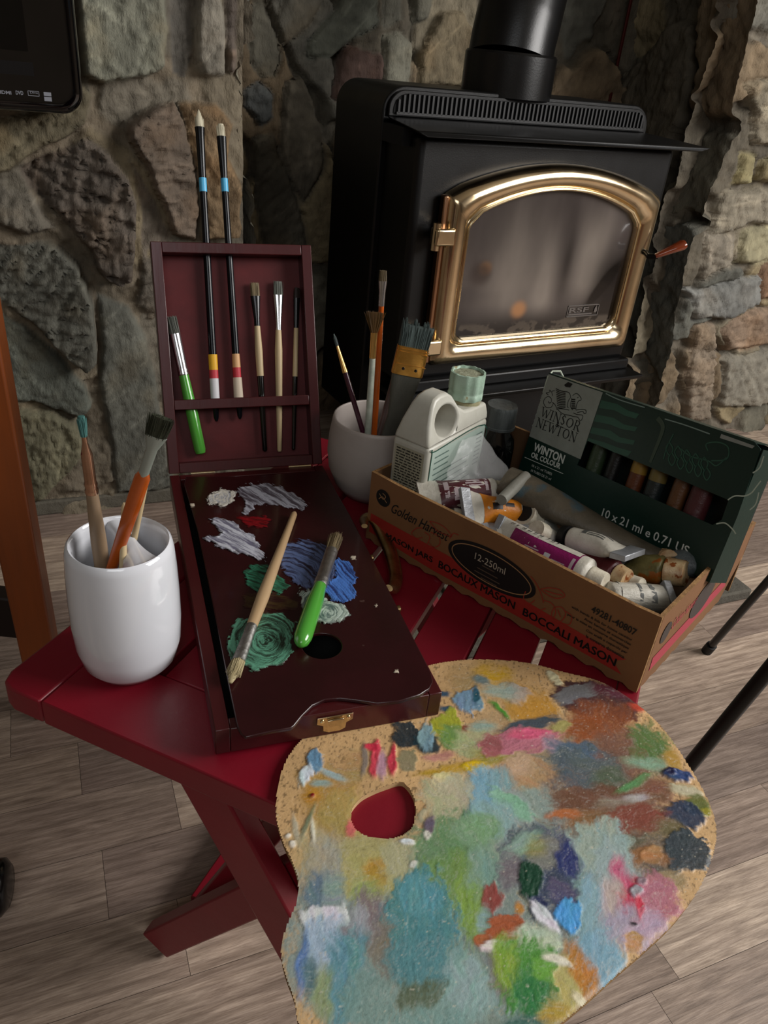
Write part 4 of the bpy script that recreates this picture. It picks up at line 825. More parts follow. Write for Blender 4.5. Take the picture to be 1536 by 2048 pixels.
lab(smear([(460,1262),(478,1238),(510,1226),(560,1222),(592,1246),(582,1282),(588,1310),(566,1330),(505,1340),(462,1330),(450,1296)], '#5c967c', '#173a2c', .9, 0, 4, seed=8, thin=.45, swirl=(530,1282)), 'swirled pale green paint')
lab(smear([(596,1182),(616,1176),(650,1196),(690,1212),(703,1236),(684,1248),(640,1246),(608,1236)], '#b4c2b8', '#5c7470', .9, 25, 4, seed=9, swirl=(655,1226), thin=.2), 'pale grey green leaf of paint')
lab(smear([(480,1188),(560,1186),(598,1200),(596,1222),(540,1220),(490,1216)], '#3a2a14', '#22100c', .3, 8, 8, seed=10, thin=.6), 'brown thin paint stain')
for q in ((706,1116),(793,1342),(752,1212),(384,1010)):
    lab(smear([(q[0]-4,q[1]-3),(q[0]+4,q[1]-4),(q[0]+5,q[1]+4),(q[0]-3,q[1]+5)], '#c8bca8', '#8c7c70', .4, 0, 2, seed=q[0] % 50, warp=2), 'tiny pale paint fleck')
# latch plate on the front rail
def front(px, py): P = on(px, py, BO_, BV)-BO_; return float(P @ BU), float(P[2])
la, lb_, lc, ld = front(634, 1434), front(706, 1420), front(706, 1436), front(668, 1455)
x0, x1, z1_ = la[0], lb_[0], .0235
a = MB(); pl_ = [(x0, z1_), (x0, z1_-.0058), (x0+.0045, z1_-.0080), ((x0+x1)/2-.008, z1_-.0130), ((x0+x1)/2-.004, z1_-.0150), ((x0+x1)/2+.004, z1_-.0150), ((x0+x1)/2+.008, z1_-.0130), (x1-.0045, z1_-.0080), (x1, z1_-.0058), (x1, z1_)]
a.prism(pl_, 0, .0012); lt_ = a.build('latch_plate', BRASS, bx, bevel=.0003); lt_.matrix_local = Matrix.Translation((0, -.0002, 0)) @ XZ
for x in (x0+.0035, x1-.0035):
    o = MB().lathe([(.0016, 0), (.0014, .0008), (.0004, .0012)], 12).build('latch_screw', BRASSL, lt_, smooth=True); o.location = (x, z1_-.003, .0012)
a = MB(); a.prism([((x0+x1)/2-.006, z1_-.002), ((x0+x1)/2+.006, z1_-.002), ((x0+x1)/2+.004, z1_-.008), ((x0+x1)/2-.004, z1_-.008)], .0012, .003); a.build('latch_hook', BRASS, lt_, bevel=.0005)
# bronze drop handle on the right side
def rside(px, py, off=0): P = on(px, py, BO_+BU*(BW+off), BU)-BO_; return float(P @ BV), float(P[2])
hpx = [(729,1052,.006),(728,1040,.014),(738,1034,.021),(752,1044,.026),(766,1070,.029),(780,1102,.030),(788,1130,.028),(792,1158,.022),(786,1178,.012),(778,1176,.003)]
pts = []
for px, py, off in hpx: y, z = rside(px, py, off); pts.append((BW+off, y, max(.003, z)))
cr_ = crom([tuple(p) for p in pts], 5)[:-5] if False else pts
def spline(pts, n=5):
    pts = [np.array(p, float) for p in pts]; out = []
    for i in range(len(pts)-1):
        a, b, c, d = pts[max(i-1, 0)], pts[i], pts[i+1], pts[min(i+2, len(pts)-1)]
        for t in np.arange(n)/n: out.append(.5*((2*b)+(-a+c)*t+(2*a-5*b+4*c-d)*t*t+(-a+3*b-3*c+d)*t**3))
    out.append(pts[-1]); return out
sp_ = spline(pts); n = len(sp_); rad = [.0030+.0046*math.sin(math.pi*min(1, max(0, (i/n-.02)/.98)))**.7 for i in range(n)]
hnd = MB().tube(sp_, rad, 14, squash=.7).build('bail_handle', ABRASS, bx, smooth=True)
y0_, z0_ = rside(734, 1072); y1_, z1h = rside(784, 1176)
for y in (y0_, y1_-.004):
    o = MB().lathe([(.0068, 0), (.0075, .001), (.006, .003), (.003, .0045), (.0035, .0075), (.001, .009)], 18).build('handle_mount', ABRASS, hnd, smooth=True); o.matrix_local = frame((BW, y, .0145), (0, 1, 0), (0, 0, 1), (1, 0, 0))

# ---------------------------------------------------------------- lid
LT = R(66.41); LL = .2298
LV = BV*math.cos(LT)+np.array([0, 0, math.sin(LT)]); LNn = np.cross(BU, LV)      # LNn faces the viewer
LO = BO_+BV*(BLn+.001)+np.array([0, 0, BH+.0012])
lidM = frame((0, BLn+.001, BH+.0012), (1, 0, 0), (0, math.cos(LT), math.sin(LT)), (0, -math.sin(LT), math.cos(LT)))
def lid_part(name, lo, hi, m_, bev=.0007, par=bx):
    o = MB().box(lo, hi).build(name, m_, par, bevel=bev); o.matrix_local = lidM; return o
LD = .019
def ll(px, py, d=-.006): P = on(px, py, LO+LNn*d, LNn)-LO; return float(P @ BU), float(P @ LV)
lid = lid_part('lid_panel', (0, 0, -LD-.003), (BW, LL, -LD+.001), MAHOGL)
def lp(name, lo, hi, m_=MAHOG): o = MB().box(lo, hi).build(name, m_, lid, bevel=.0007); return o
lp('lid_rail', (0, 0, -LD+.0011), (.0105, LL, 0)); lp('lid_rail', (BW-.0105, 0, -LD+.0011), (BW, LL, 0))
lp('lid_rail', (.0106, LL-.0105, -LD+.0011), (BW-.0106, LL, -.0003)); lp('lid_rail', (.0106, 0, -LD+.0011), (BW-.0106, .0105, -.0003))
yb0, yb1 = ll(480, 815, -.001)[1], ll(480, 795, -.001)[1]
lp('brush_bar', (.0106, yb0, -.0075), (BW-.0106, yb1, -.0005))
for px in (405, 600):
    x, _ = ll(px, 935, 0); o = MB().tube([(x-.012, -.0012, -.0005), (x+.012, -.0012, -.0005)], .0016, 10).build('hinge', BRASSL, lid, smooth=True, angle=50)

# ---------------------------------------------------------------- brush maker (local z runs from handle end to tip)
def strands(a, n, z0, z1, rx, ry, spread, r, seed, tipx=1, tipy=1, fan=False, cone=0):
    q = random.Random(seed)
    for i in range(n):
        t, s = q.uniform(0, 2*math.pi), math.sqrt(q.random()); bx_, by_ = rx*s*math.cos(t), ry*s*math.sin(t)
        k = 1-cone*s; zt = z0+(z1-z0)*k*q.uniform(.86, 1)
        ex, ey = bx_*tipx*(1+q.uniform(-.1, .1))+q.gauss(0, spread), by_*tipy+q.gauss(0, spread*.6)
        md = (bx_*.5+ex*.5*1.0, by_*.5+ey*.5, (z0+zt)/2)
        a.tube([(bx_, by_, z0), md, (ex, ey, zt)], [r, r, r*.35], 4, cap=False)
def brush(label, P0, P1, parts, group=None, faceN=None, name='paint_brush'):
    """parts: list of (part name, material, t0, t1, [(t, rx, ry)...]) with t in 0..1 along the brush, radii in metres"""
    P0, P1 = np.array(P0, float), np.array(P1, float); L = np.linalg.norm(P1-P0); z = (P1-P0)/L
    fN = np.array(faceN if faceN is not None else -ray(*[float(q) for q in proj((P0+P1)/2)]), float)
    y = nrm(fN-z*(fN @ z)); x = np.cross(y, z)
    b = thing(name, label, 'brush', frame(P0, x, y, z), group)
    prev = None
    for p in parts:
        nm, m_, prof = p[0], p[1], p[2]
        if nm == 'bristles':
            t0, rx, ry, t1, tx, spread, n = prof[:7]; kw = prof[7] if len(prof) > 7 else {}
            a = MB(); nn = kw.get('cone', 0)
            zs = np.linspace(0, 1, 6); ring = []
            for s in zs:
                w = 1+(tx-1)*s; tp = 1-nn*.92*s**2.2-(.15*s if not nn else 0)
                ring.append([(rx*.9*w*tp*math.cos(2*math.pi*j/16), ry*.9*(kw.get('ty', 1)*s+1-s)*tp*math.sin(2*math.pi*j/16), (t0+(t1-t0)*s*.93)*L) for j in range(16)])
            a.loft(ring); strands(a, n, t0*L-.001, t1*L, rx, ry, spread, kw.get('r', .00022), len(label)+n, tx, kw.get('ty', 1), cone=nn*.5)
            o = a.build('bristles', m_, b, smooth=True, angle=80)
        else:
            a = MB(); seg = []
            for t, rx, ry in prof: seg.append([(rx*math.cos(2*math.pi*j/20), ry*math.sin(2*math.pi*j/20), t*L) for j in range(20)])
            a.loft(seg); o = a.build(nm, m_, b, smooth=True, angle=45)
        if len(p) > 3: o['label'] = p[3]
    return b
def r2(t, r): return (t, r, r)
def lidp(px, py, d): x, y = ll(px, py, d); return LO+BU*x+LV*y+LNn*d
def lid_brush(label, end, tip, parts, d=-.0125, grp=None): return brush(label, lidp(*end, d), lidp(*tip, d), parts, grp, faceN=LNn)
def fr(end, tip, y): return (end[1]-y)/(end[1]-tip[1])
def ptfrac(end, tip, px, py, d):          # fraction along a lid brush at an image point
    A, B, Q = lidp(*end, d), lidp(*tip, d), lidp(px, py, d); return float((Q-A) @ (B-A)/((B-A) @ (B-A)))
# brushes held in the lid
def lf(end, tip, d=-.0125): return lambda px, py: ptfrac(end, tip, px, py, d)
e, t = (433, 843), (397, 215); f = lf(e, t); a1, a2, a3, a4, a5, a6 = f(398, 255), f(404, 356), f(406, 384), f(424, 709), f(426, 740), f(427, 757)
a7 = f(429, 797)
lid_brush('long black brush with pointed white tip, blue band and yellow red label in the lid', e, t, [
 ('handle', NAVYH, [r2(0, .0012), r2(.012, .0026), r2(a7, .0038), r2(a4, .0040), r2(a3, .0036), r2(a2, .0036)]),
 ('ferrule', BLACKF, [r2(a2, .0035), r2(a2+.01, .0037), r2(a1-.02, .0044), (a1, .0050, .0040)]),
 ('sky_blue_band', SKY, [r2(a2-.0005, .0038), r2(a3, .0038)]), ('price_label', WHTL, [(a7, .0046, .0041), (a6, .0046, .0041)], 'white lower part of the label'),
 ('label_band', REDL, [(a6, .00462, .0041), (a5, .00462, .0041)], 'red part of the label'), ('label_band', YEL, [(a5, .0046, .0041), (a4, .0046, .0041)], 'yellow part of the label'),
 ('printed_line', mat('silver_handle_stripe', '#5c6068', .5), [(f(421, 640), .0005, .00395), (f(413, 500), .0005, .0038)]),  # narrow silver-grey stripe along the handle
 ('bristles', BR_WHITE, (a1, .0044, .0036, .998, 1.0, .0001, 90, {'cone': 1, 'ty': .5}))], d=-.0115)
e, t = (480, 838), (441, 245); f = lf(e, t); a1, a2, a3, a4, a5, a6, a7 = f(443, 273), f(446, 357), f(448, 384), f(467, 708), f(469, 735), f(470, 755), f(473, 795)
lid_brush('long black brush with rounded pale tip, blue band and peeling cream label in the lid', e, t, [
 ('handle', NAVYH, [r2(0, .0012), r2(.012, .0026), r2(a7, .0036), r2(a4, .0038), r2(a3, .0034), r2(a2, .0034)]),
 ('ferrule', BLACKF, [r2(a2, .0034), r2(a2+.01, .0035), (a1-.03, .0046, .0032), (a1, .0048, .0030)]),
 ('sky_blue_band', SKY, [r2(a2-.0005, .0036), r2(a3, .0036)]), ('price_label', CREML, [(a7, .0050, .0040), (a6, .0046, .0040)], 'cream lower part of the label'),
 ('label_band', REDL, [(a6, .0042, .0040), (a5, .0042, .0040)], 'faded red part of the label'), ('label_band', PEACH, [(a5, .0042, .0040), (a4, .0039, .0039)], 'peach part of the label'),
 ('printed_line', bpy.data.materials['silver_handle_stripe'], [(f(462, 640), .0005, .0037), (f(455, 500), .0005, .0036)]),  # same silver-grey stripe on this handle
 ('bristles', BR_WHITE, (a1, .0044, .0026, .998, .95, .0002, 90, {'cone': .3}))], d=-.0115)
e, t = (530, 903), (509, 564); f = lf(e, t); a1, a2, a3 = f(511, 592), f(516, 652), f(524, 752)
lid_brush('flat brush in the lid with black ferrule and half pale, half black handle', e, t, [
 ('handle', BLACKH, [r2(0, .0014), r2(.01, .0026), r2(a3, .0036)], 'black lower half'), ('handle_grip', WOODC, [r2(a3, .00362), r2((a2+a3)/2, .0040), r2(a2, .0030)], 'pale wood upper half'),
 ('ferrule', BLACKF, [r2(a2, .0031), (a2+.04, .0030, .0030), (a1, .0052, .0022)]), ('bristles', BR_TAN, (a1, .0050, .0020, 1.0, 1.05, .0002, 90))])
e, t = (559, 903), (556, 561); f = lf(e, t); a1, a2 = f(556, 590), f(557, 660)
lid_brush('flat brush in the lid with silver ferrule, long raw wood handle and green grey bristles', e, t, [
 ('handle', WOODC, [r2(0, .0016), r2(.01, .0024), r2(.3, .0034), r2(a2-.12, .0040), r2(a2, .0030)]),
 ('ferrule', CHROME, [r2(a2, .0031), (a2+.05, .0032, .0030), (a1, .0056, .0021)]), ('bristles', BR_GREY, (a1, .0054, .0020, 1.0, 1.0, .0002, 90))])
e, t = (587, 900), (594, 574); f = lf(e, t); a1, a2, a3 = f(593, 596), f(592, 656), f(590, 753)
lid_brush('small dark brush near the right side of the lid with thin pale and black handle', e, t, [
 ('handle', BLACKH, [r2(0, .0012), r2(.01, .0020), r2(a3, .0028)], 'black lower half'), ('handle_grip', WOODC, [r2(a3, .00282), r2(a2, .0024)], 'pale wood upper half'),
 ('ferrule', BLACKF, [r2(a2, .0025), (a1, .0036, .0018)]), ('bristles', BR_DARK, (a1, .0034, .0016, 1.0, .95, .0002, 60))])
e, t = (402, 909), (342, 632); d_l = -.0115; f = lf(e, t, d_l); a1, a2 = f(349, 668), f(368, 750)
lid_brush('stubby green handled round brush leaning at the left inside the lid', e, t, [
 ('handle', GREENH, [r2(0, .0022), r2(.01, .0050), r2(.04, .0060), r2(.3, .0062), r2(a2, .0050)]),
 ('ferrule', CHROME, [r2(a2-.001, .0053), r2(a2+.012, .0056), r2(a2+.02, .0050), r2(a2+.035, .0056), r2(a2+.045, .0051), r2(a1, .0055)]),
 ('bristles', BR_GREY, (a1, .0052, .0052, 1.0, 1.0, .0003, 150, {'r': .0003}))], d=d_l)
# brushes lying on the panel
def pb(px, py, h): return at(px, py, TZ+PN+h)
A, B = pb(589, 1026, .0052), pb(459, 1370, .0036); tt = lambda px, py, h=.006: float((pb(px, py, h)-A) @ (B-A)/((B-A) @ (B-A)))
a1, a2 = tt(478, 1318), tt(503, 1250)
brush('wooden handled bristle brush lying diagonally on the smeared panel, cream tip at the lower left', A, B, [
 ('handle', WOODP, [r2(0, .0020), r2(.012, .0030), r2(.2, .0036), r2(a2*.78, .0052), r2(a2, .0042)]),
 ('ferrule', DIRTYM, [r2(a2-.002, .0045), r2(a2+.02, .0046), r2(a2+.03, .0042), (a1, .0050, .0034)]),
 ('bristles', BR_CREAM, (a1, .0048, .0032, .998, 1.05, .0003, 140, {'cone': .75, 'r': .00028}))], faceN=(0, 0, 1))
A, B = pb(600, 1292, .0072), pb(674, 1070, .0075); tt = lambda px, py: float((pb(px, py, .0075)-A) @ (B-A)/((B-A) @ (B-A)))
a1, a2 = tt(660, 1102), tt(641, 1172)
brush('fat green handled round brush lying on the smeared panel above the thumb hole', A, B, [
 ('handle', GREENH, [r2(0, .0012), r2(.008, .0030), r2(.03, .0056), r2(.07, .0070), r2(.35, .0070), r2(a2, .0052)]),
 ('ferrule', DIRTYM, [r2(a2-.001, .0055), r2(a2+.015, .0060), r2(a2+.03, .0053), r2(a2+.045, .0059), r2(a2+.06, .0054), r2(a1, .0056)]),
 ('bristles', BR_TAN, (a1, .0052, .0052, 1.0, 1.1, .0008, 220, {'r': .00028}))], faceN=(0, 0, 1))

# ---------------------------------------------------------------- white toothbrush holder used as a brush pot
CP = (-.1812, .4400)
pot = thing('brush_pot', 'glossy white ceramic toothbrush holder with a divided top at the left of the table', 'pot', Matrix.Translation((*CP, TZ)))
MB().lathe([(0, 0), (.023, 0), (.029, .0025), (.0345, .010), (.0378, .024), (.0390, .044), (.0388, .066), (.0380, .088), (.0368, .104), (.0355, .1095), (.0338, .1110), (.0322, .1095), (.0314, .104), (.0328, .07), (.032, .02), (.026, .006), (0, .0055)], 72, cap=False).build('body', CERAM, pot, smooth=True, angle=80)
# divider bridge: a waisted web across the mouth
a = MB(); q0, q1 = at(233, 1040, TZ+.104)[:2]-np.array(CP), at(290, 1136, TZ+.104)[:2]-np.array(CP); rings = []; dv = nrm(q1-q0); nv = np.array([-dv[1], dv[0]])
q0 = q0/np.linalg.norm(q0)*.0325; q1 = q1/np.linalg.norm(q1)*.0325
for s in np.linspace(0, 1, 25):
    c = q0*(1-s)+q1*s; w = .0058+.0026*(1-s)**6+.012*s**3.0; zt = .1062+.0026*(2*s-1)**2
    rings.append([(c[0]+nv[0]*w*k, c[1]+nv[1]*w*k, z) for k, z in ((-1, .040), (1, .040), (1, zt-.004), (.7, zt-.0008), (.3, zt), (-.3, zt), (-.7, zt-.0008), (-1, zt-.004))])
for r_ in rings:
    for i_, q_ in enumerate(r_):
        h_ = math.hypot(q_[0], q_[1])
        if h_ > .0326: r_[i_] = (q_[0]*.0326/h_, q_[1]*.0326/h_, q_[2])
a.loft(rings); a.build('divider', CERAM, pot, smooth=True, angle=70)
PY0 = CP[1]
def vpl(px, py, y): return on(px, py, (0, y, 0), (0, 1, 0))
def through(top, low, yt, yl, zend):      # line through two image points on two vertical planes, carried down to height zend
    A, B = vpl(*top, yt), vpl(*low, yl); d = (B-A); return A, A+d*((zend-A[2])/d[2])
def frac(A, B, px, py):                   # fraction along A->B (B = tip) closest to the viewing ray
    r_ = nrm(ray(px, py)); d = B-A; n_ = np.cross(r_, np.cross(d, r_)); return float(((CAM-A) @ n_)/(d @ n_))
T_, E_ = through((162, 828), (200, 1100), .438, .440, TZ+.012); fq = lambda px, py: frac(E_, T_, px, py)
a1, a2 = fq(168, 870), fq(184, 985)
brush('fat wooden brush with copper ferrule and small teal tip standing in the white pot', E_, T_, [
 ('handle', WOODG, [r2(0, .0040), r2(.3, .0052), r2(.5, .0054), r2(a2, .0040)]),
 ('ferrule', COPPER, [r2(a2-.002, .0043), r2(a2+.012, .0045), r2(a2+.02, .0039), r2(a2+.035, .0044), r2(a2+.045, .0038), r2(a2+.15, .0037), r2(a1-.03, .0018), r2(a1, .0016)]),
 ('bristles', BR_TEAL, (a1, .0019, .0019, .998, 1.55, .00015, 90, {'cone': .25, 'r': .0003}))])
T_, E_ = through((326, 832), (232, 1112), .420, .434, TZ+.030); fq = lambda px, py: frac(E_, T_, px, py)
a1, a2 = fq(313, 872), fq(288, 945)
brush('orange plastic handled fan shaped brush with dark olive bristles standing in the white pot', E_, T_, [
 ('handle', ORANGEH, [(0, .0022, .0020), (.2, .0034, .0026), (a2-.12, .0052, .0030), (a2-.02, .0050, .0030), (a2, .0034, .0026)]),
 ('ferrule', mat('frosted_clear_ferrule', '#8f958c', .2, .2, coat=.4), [(a2-.01, .0033, .0028), (a2+.1, .0036, .0026), (a1, .0068, .0022)]),
 ('bristles', BR_OLIVE, (a1, .0066, .0022, 1.0, 1.25, .0006, 200, {'r': .0003}))])
T_, E_ = through((292, 958), (272, 1058), .452, .455, TZ+.012)
o = brush('thin cream wooden stick in the right hole of the white pot', E_, T_, [('handle', WOODC, [r2(0, .0018), r2(.5, .0024), r2(.98, .0022), r2(1, .0012)])]); 
T_, E_ = through((249, 1006), (246, 1118), .438, .431, TZ+.012)
brush('short cream stick standing behind the orange brush in the white pot', E_, T_, [('handle', WOODC, [r2(0, .0020), r2(.6, .0026), r2(.98, .0020), r2(1, .0010)])])

# ---------------------------------------------------------------- second pot behind the cardboard tray
C2 = (-.0165, .7460)
pot2 = thing('ceramic_cup', 'matte cream ceramic cup of brushes between the box lid and the white jug', 'cup', Matrix.Translation((*C2, TZ)))
MB().lathe([(0, 0), (.026, 0), (.033, .003), (.042, .014), (.0492, .032), (.0515, .050), (.0505, .068), (.0478, .086), (.0470, .0895), (.0455, .0900), (.0445, .0885), (.0470, .068), (.048, .05), (.044, .028), (.034, .010), (0, .0065)], 72, cap=False).build('body', CERAM2, pot2, smooth=True, angle=80)
zb = TZ+.010
def b2(label, top, low, yt, yl, parts): 
    T_, E_ = through(top, low, yt, yl, zb); fq = lambda px, py: frac(E_, T_, px, py); return brush(label, E_, T_, parts(fq))
b2('thin purple handled pointed brush leaning left in the cream cup', (667, 666), (725, 862), .757, .730, lambda f: [
 ('handle', PURPLEH, [r2(0, .0012), r2(.3, .0028), r2(f(688, 745), .0026)]), ('ferrule', GOLD, [r2(f(688, 745)-.002, .0029), r2(f(675, 692), .0014)]), ('bristles', BR_SLATE, (f(675, 692), .0014, .0014, 1.0, 1.2, .0001, 40, {'cone': .6}))])
b2('pale handled fan brush with brown splayed bristles in the cream cup', (751, 622), (736, 862), .735, .728, lambda f: [
 ('handle', CREAMH, [r2(0, .0030), r2(.4, .0036), r2(f(743, 715), .0030)]), ('ferrule', GOLD, [r2(f(743, 715)-.002, .0032), (f(745, 665), .0034, .0018)]), ('bristles', BR_BROWN, (f(745, 665), .0030, .0012, 1.0, 3.4, .0006, 150))])
b2('tall orange handled brush with silver ferrule, tallest in the cream cup', (767, 540), (748, 864), .748, .736, lambda f: [
 ('handle', ORANGEH, [r2(0, .0026), r2(.4, .0034), r2(f(764, 611), .0026)]), ('ferrule', CHROME, [r2(f(764, 611)-.002, .0028), r2(f(765, 585), .0030), (f(766, 562), .0040, .0022)]), ('bristles', BR_TAN, (f(766, 562), .0038, .0020, 1.0, .95, .0002, 70))])
b2('taupe stick handle leaning right in the cream cup behind the wide brush', (812, 668), (760, 862), .765, .740, lambda f: [
 ('handle', TAUPEH, [r2(0, .0020), r2(.3, .0034), r2(.72, .0030), r2(.76, .0022)]), ('ferrule', GOLD, [r2(.76, .0024), r2(.97, .0018), r2(1, .0010)])])
# wide flat varnish brush
T_, E_ = through((840, 640), (786, 860), .742, .728, TZ+.03); fq = lambda px, py: frac(E_, T_, px, py)
L_ = np.linalg.norm(T_-E_); z = (T_-E_)/L_; y = nrm(-FW-z*(-FW @ z)); y = nrm(y*math.cos(.25)+np.cross(z, y)*math.sin(.25)); x = np.cross(y, z)
wb = thing('flat_brush', 'wide flat varnish brush with slate bristles and gold ferrule in the cream cup', 'brush', frame(E_, x, y, z))
f1_, f2_ = fq(813, 748), fq(826, 694)
def oval(w, t, zz, n=24, e=.5): return [(math.copysign(abs(math.cos(2*math.pi*j/n))**e, math.cos(2*math.pi*j/n))*w, math.copysign(abs(math.sin(2*math.pi*j/n))**e, math.sin(2*math.pi*j/n))*t, zz) for j in range(n)]
MB().loft([oval(.0100, .0030, 0), oval(.0115, .0036, .25*L_), oval(.0095, .0038, .42*L_), oval(.0110, .004, .50*L_), oval(.0150, .0042, (f1_-.02)*L_), oval(.0152, .0042, f1_*L_)]).build('handle', GREYH, wb, smooth=True, angle=70)
fe_ = MB().loft([oval(.0160, .0050, (f1_-.004)*L_), oval(.0162, .0052, f1_*L_+.001), oval(.0162, .0052, f2_*L_)]).build('ferrule', mat('orange_gold_ferrule', (.75, .40, .10), .3, 1, noise=.2, nscale=120, col2=(.55, .28, .06), bump=.2, bscale=200), wb, smooth=True, angle=50)
for xx in (-.007, .006): 
    o = MB().lathe([(.0016, 0), (.0012, .0006), (.0002, .0008)], 12).build('rivet', BLACKF, fe_, smooth=True); o.matrix_local = frame((xx, .0052, f1_*L_+.006), (1, 0, 0), (0, 0, -1), (0, 1, 0))
a = MB()
for zz in (.35, .8, .9): a.box((-.0162, .0050, (f1_+(f2_-f1_)*zz)*L_), (.0162, .0055, (f1_+(f2_-f1_)*zz)*L_+.0006))
a.build('ferrule_rib', fe_.data.materials[0], fe_)
a = MB(); a.loft([oval(.0150, .0044, f2_*L_-.002), oval(.0158, .0046, f2_*L_+.010), oval(.0160, .0030, L_*.965)]); q = random.Random(4)
for i in range(420):
    bx_ = q.uniform(-1, 1); by_ = q.uniform(-1, 1); cl = round(bx_*5)/5; zt = L_*(.985+.02*math.sin(cl*9))*q.uniform(.965, 1)
    a.tube([(bx_*.0148, by_*.0044, f2_*L_-.002), (bx_*.0155, by_*.005, f2_*L_+.012), ((bx_*.45+cl*.55)*.0162+q.gauss(0, .0003), by_*.0036, zt)], [.0004, .0004, .00015], 4, cap=False)
a.build('bristles', BR_SLATE, wb, smooth=True, angle=80)

# ---------------------------------------------------------------- cardboard tray  (local: x along the printed long side, y to the back, z up)
KA = np.array([-.0156, .6465, TZ]); KL = np.array([.7819, -.6235, 0]); KW = np.array([.6235, .7819, 0]); KLn, KWn, KH = .294, .2071, .0773
tray = thing('cardboard_tray', 'open brown printed cardboard jar tray with torn lower edge, full of paint tubes', 'cardboard box', frame(KA, KL, KW, (0, 0, 1)))
def kf(px, py): P = on(px, py, KA, KW)-KA; return float(P @ KL), float(P[2])
def kr(px, py): P = on(px, py, KA+KL*KLn, KL)-KA; return float(P @ KW), float(P[2])
def wavy(n, L, z0, amp, seed, r_edge=None):
    q = random.Random(seed); out = []
    for i in range(n+1):
        t = i/n; out.append((t*L, max(0.0003, z0(t)+amp*(.5+.5*math.sin(i*1.9+q.uniform(-.6, .6)))+q.uniform(0, amp*.3))))
    return out
lowf = wavy(46, KLn, lambda t: .0003+(.004*(t-.1) if t < .0 else 0), .0032, 3)
outf = lowf+[(KLn, KH), (KLn*.93, KH-.0012), (KLn*.5, KH+.0004), (KLn*.12, KH-.001), (0, KH)]
TT = .0034
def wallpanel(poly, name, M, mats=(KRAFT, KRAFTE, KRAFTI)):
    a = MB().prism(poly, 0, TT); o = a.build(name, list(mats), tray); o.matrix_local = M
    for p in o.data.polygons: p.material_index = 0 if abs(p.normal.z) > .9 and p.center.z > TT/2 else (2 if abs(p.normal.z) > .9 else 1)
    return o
XZf = Matrix(((1,0,0,0),(0,0,-1,TT),(0,1,0,0),(0,0,0,1)))
front_w = wallpanel(outf, 'long_side', XZf)
# local (x up the side plane) for the right short side: plane x = KLn, running along +y
lr = wavy(34, KWn-.0, lambda t: .0003+max(0, t-.86)*.30, .003, 8); 
XR = Matrix(((0,0,1,KLn-TT),(1,0,0,.0003),(0,1,0,0),(0,0,0,1)))
right_w = wallpanel([(max(x, TT+.0006), z) for x, z in lr]+[(KWn-.0005, KH+.001), (KWn*.5, KH-.0008), (TT+.0006, KH-.0012)], 'short_side', XR)
XB = Matrix(((1,0,0,0),(0,0,-1,KWn),(0,1,0,0),(0,0,0,1)))
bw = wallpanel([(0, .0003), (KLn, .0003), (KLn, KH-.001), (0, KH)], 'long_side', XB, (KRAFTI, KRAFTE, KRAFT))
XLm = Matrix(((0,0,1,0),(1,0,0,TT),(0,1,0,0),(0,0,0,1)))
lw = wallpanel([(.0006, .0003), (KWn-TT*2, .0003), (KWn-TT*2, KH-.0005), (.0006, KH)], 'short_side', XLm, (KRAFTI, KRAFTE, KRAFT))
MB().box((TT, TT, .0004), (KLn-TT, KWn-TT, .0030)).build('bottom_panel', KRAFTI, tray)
# printing: a frame just proud of the front face (x, z) -> decal
def FM(x, z, off=.0003): return Matrix.Translation((x, -off, z)) @ XZ
def decal(poly, name, m_, par, M): a = MB(); n = len(poly); a.v = [(x, z, 0) for x, z in poly]; a.f = [tuple(range(n))]; o = a.build(name, m_, par); o.matrix_local = M; return o
def ribbon(a, pts, w, closed=False):
    pts = [np.array(p, float) for p in pts]; n = len(pts); L_ = []; R_ = []
    for i, p in enumerate(pts):
        d = pts[(i+1) % n if closed else min(i+1, n-1)]-pts[(i-1) % n if closed else max(i-1, 0)]; l = np.hypot(*d) or 1; nn = np.array([-d[1], d[0]])/l
        ww = w(i/(n-1)) if callable(w) else w; L_.append(p+nn*ww/2); R_.append(p-nn*ww/2)
    b = len(a.v); a.v += [(q[0], q[1], 0) for q in L_+R_]
    for i in range(n if closed else n-1): j = (i+1) % n; a.f.append((b+i, b+j, b+n+j, b+n+i))
def rib_obj(name, lines, w, m_, par, M):
    a = MB()
    for l in lines: ribbon(a, [tuple(p) for p in spline([(x, y, 0) for x, y in l], 4)] if False else [(p[0], p[1]) for p in spline([(x, y, 0) for x, y in l], 5)], w)
    o = a.build(name, m_, par); o.matrix_local = M; return o
kb = [kf(757, 1034), kf(900, 1113), kf(1100, 1230), kf(1253, 1319), kf(1226, 1321), kf(1243, 1349), kf(1150, 1296), kf(980, 1202), kf(870, 1143), kf(800, 1100), kf(764, 1077)]
kb[0] = (.004, kb[0][1]); kb[-1] = (.004, kb[-1][1])
decal(kb, 'printed_red_band', REDP, front_w, XZf.inverted() @ FM(0, 0, .00025))
def ftext(nm, s, pa, pb, h, m_, bold=.012, shear=0, off=.0006, par=None, fn=kf, FMf=None, inv=None, **k):
    xa, za = fn(*pa); xb, zb_ = fn(*pb); w = math.hypot(xb-xa, zb_-za); an = math.atan2(zb_-za, xb-xa)
    M = (inv if inv is not None else XZf.inverted()) @ ((FMf or FM)(xa, za, off)) @ Matrix.Rotation(an, 4, 'Z')
    return text_mesh(nm, s, m_, par or front_w, M, width=w, height=h, bold=bold, shear=shear, **k)
ftext('printed_words', 'MASON JARS', (772, 1078), (864, 1128), .0077, INK, 0, dbl=.0006)
ftext('printed_words', 'BOCAUX MASON', (877, 1134), (1028, 1218), .0077, INK, 0, dbl=.0006)
ftext('printed_words', 'BOCCALI MASON', (1045, 1229), (1229, 1332), .0077, INK, 0, dbl=.0006)
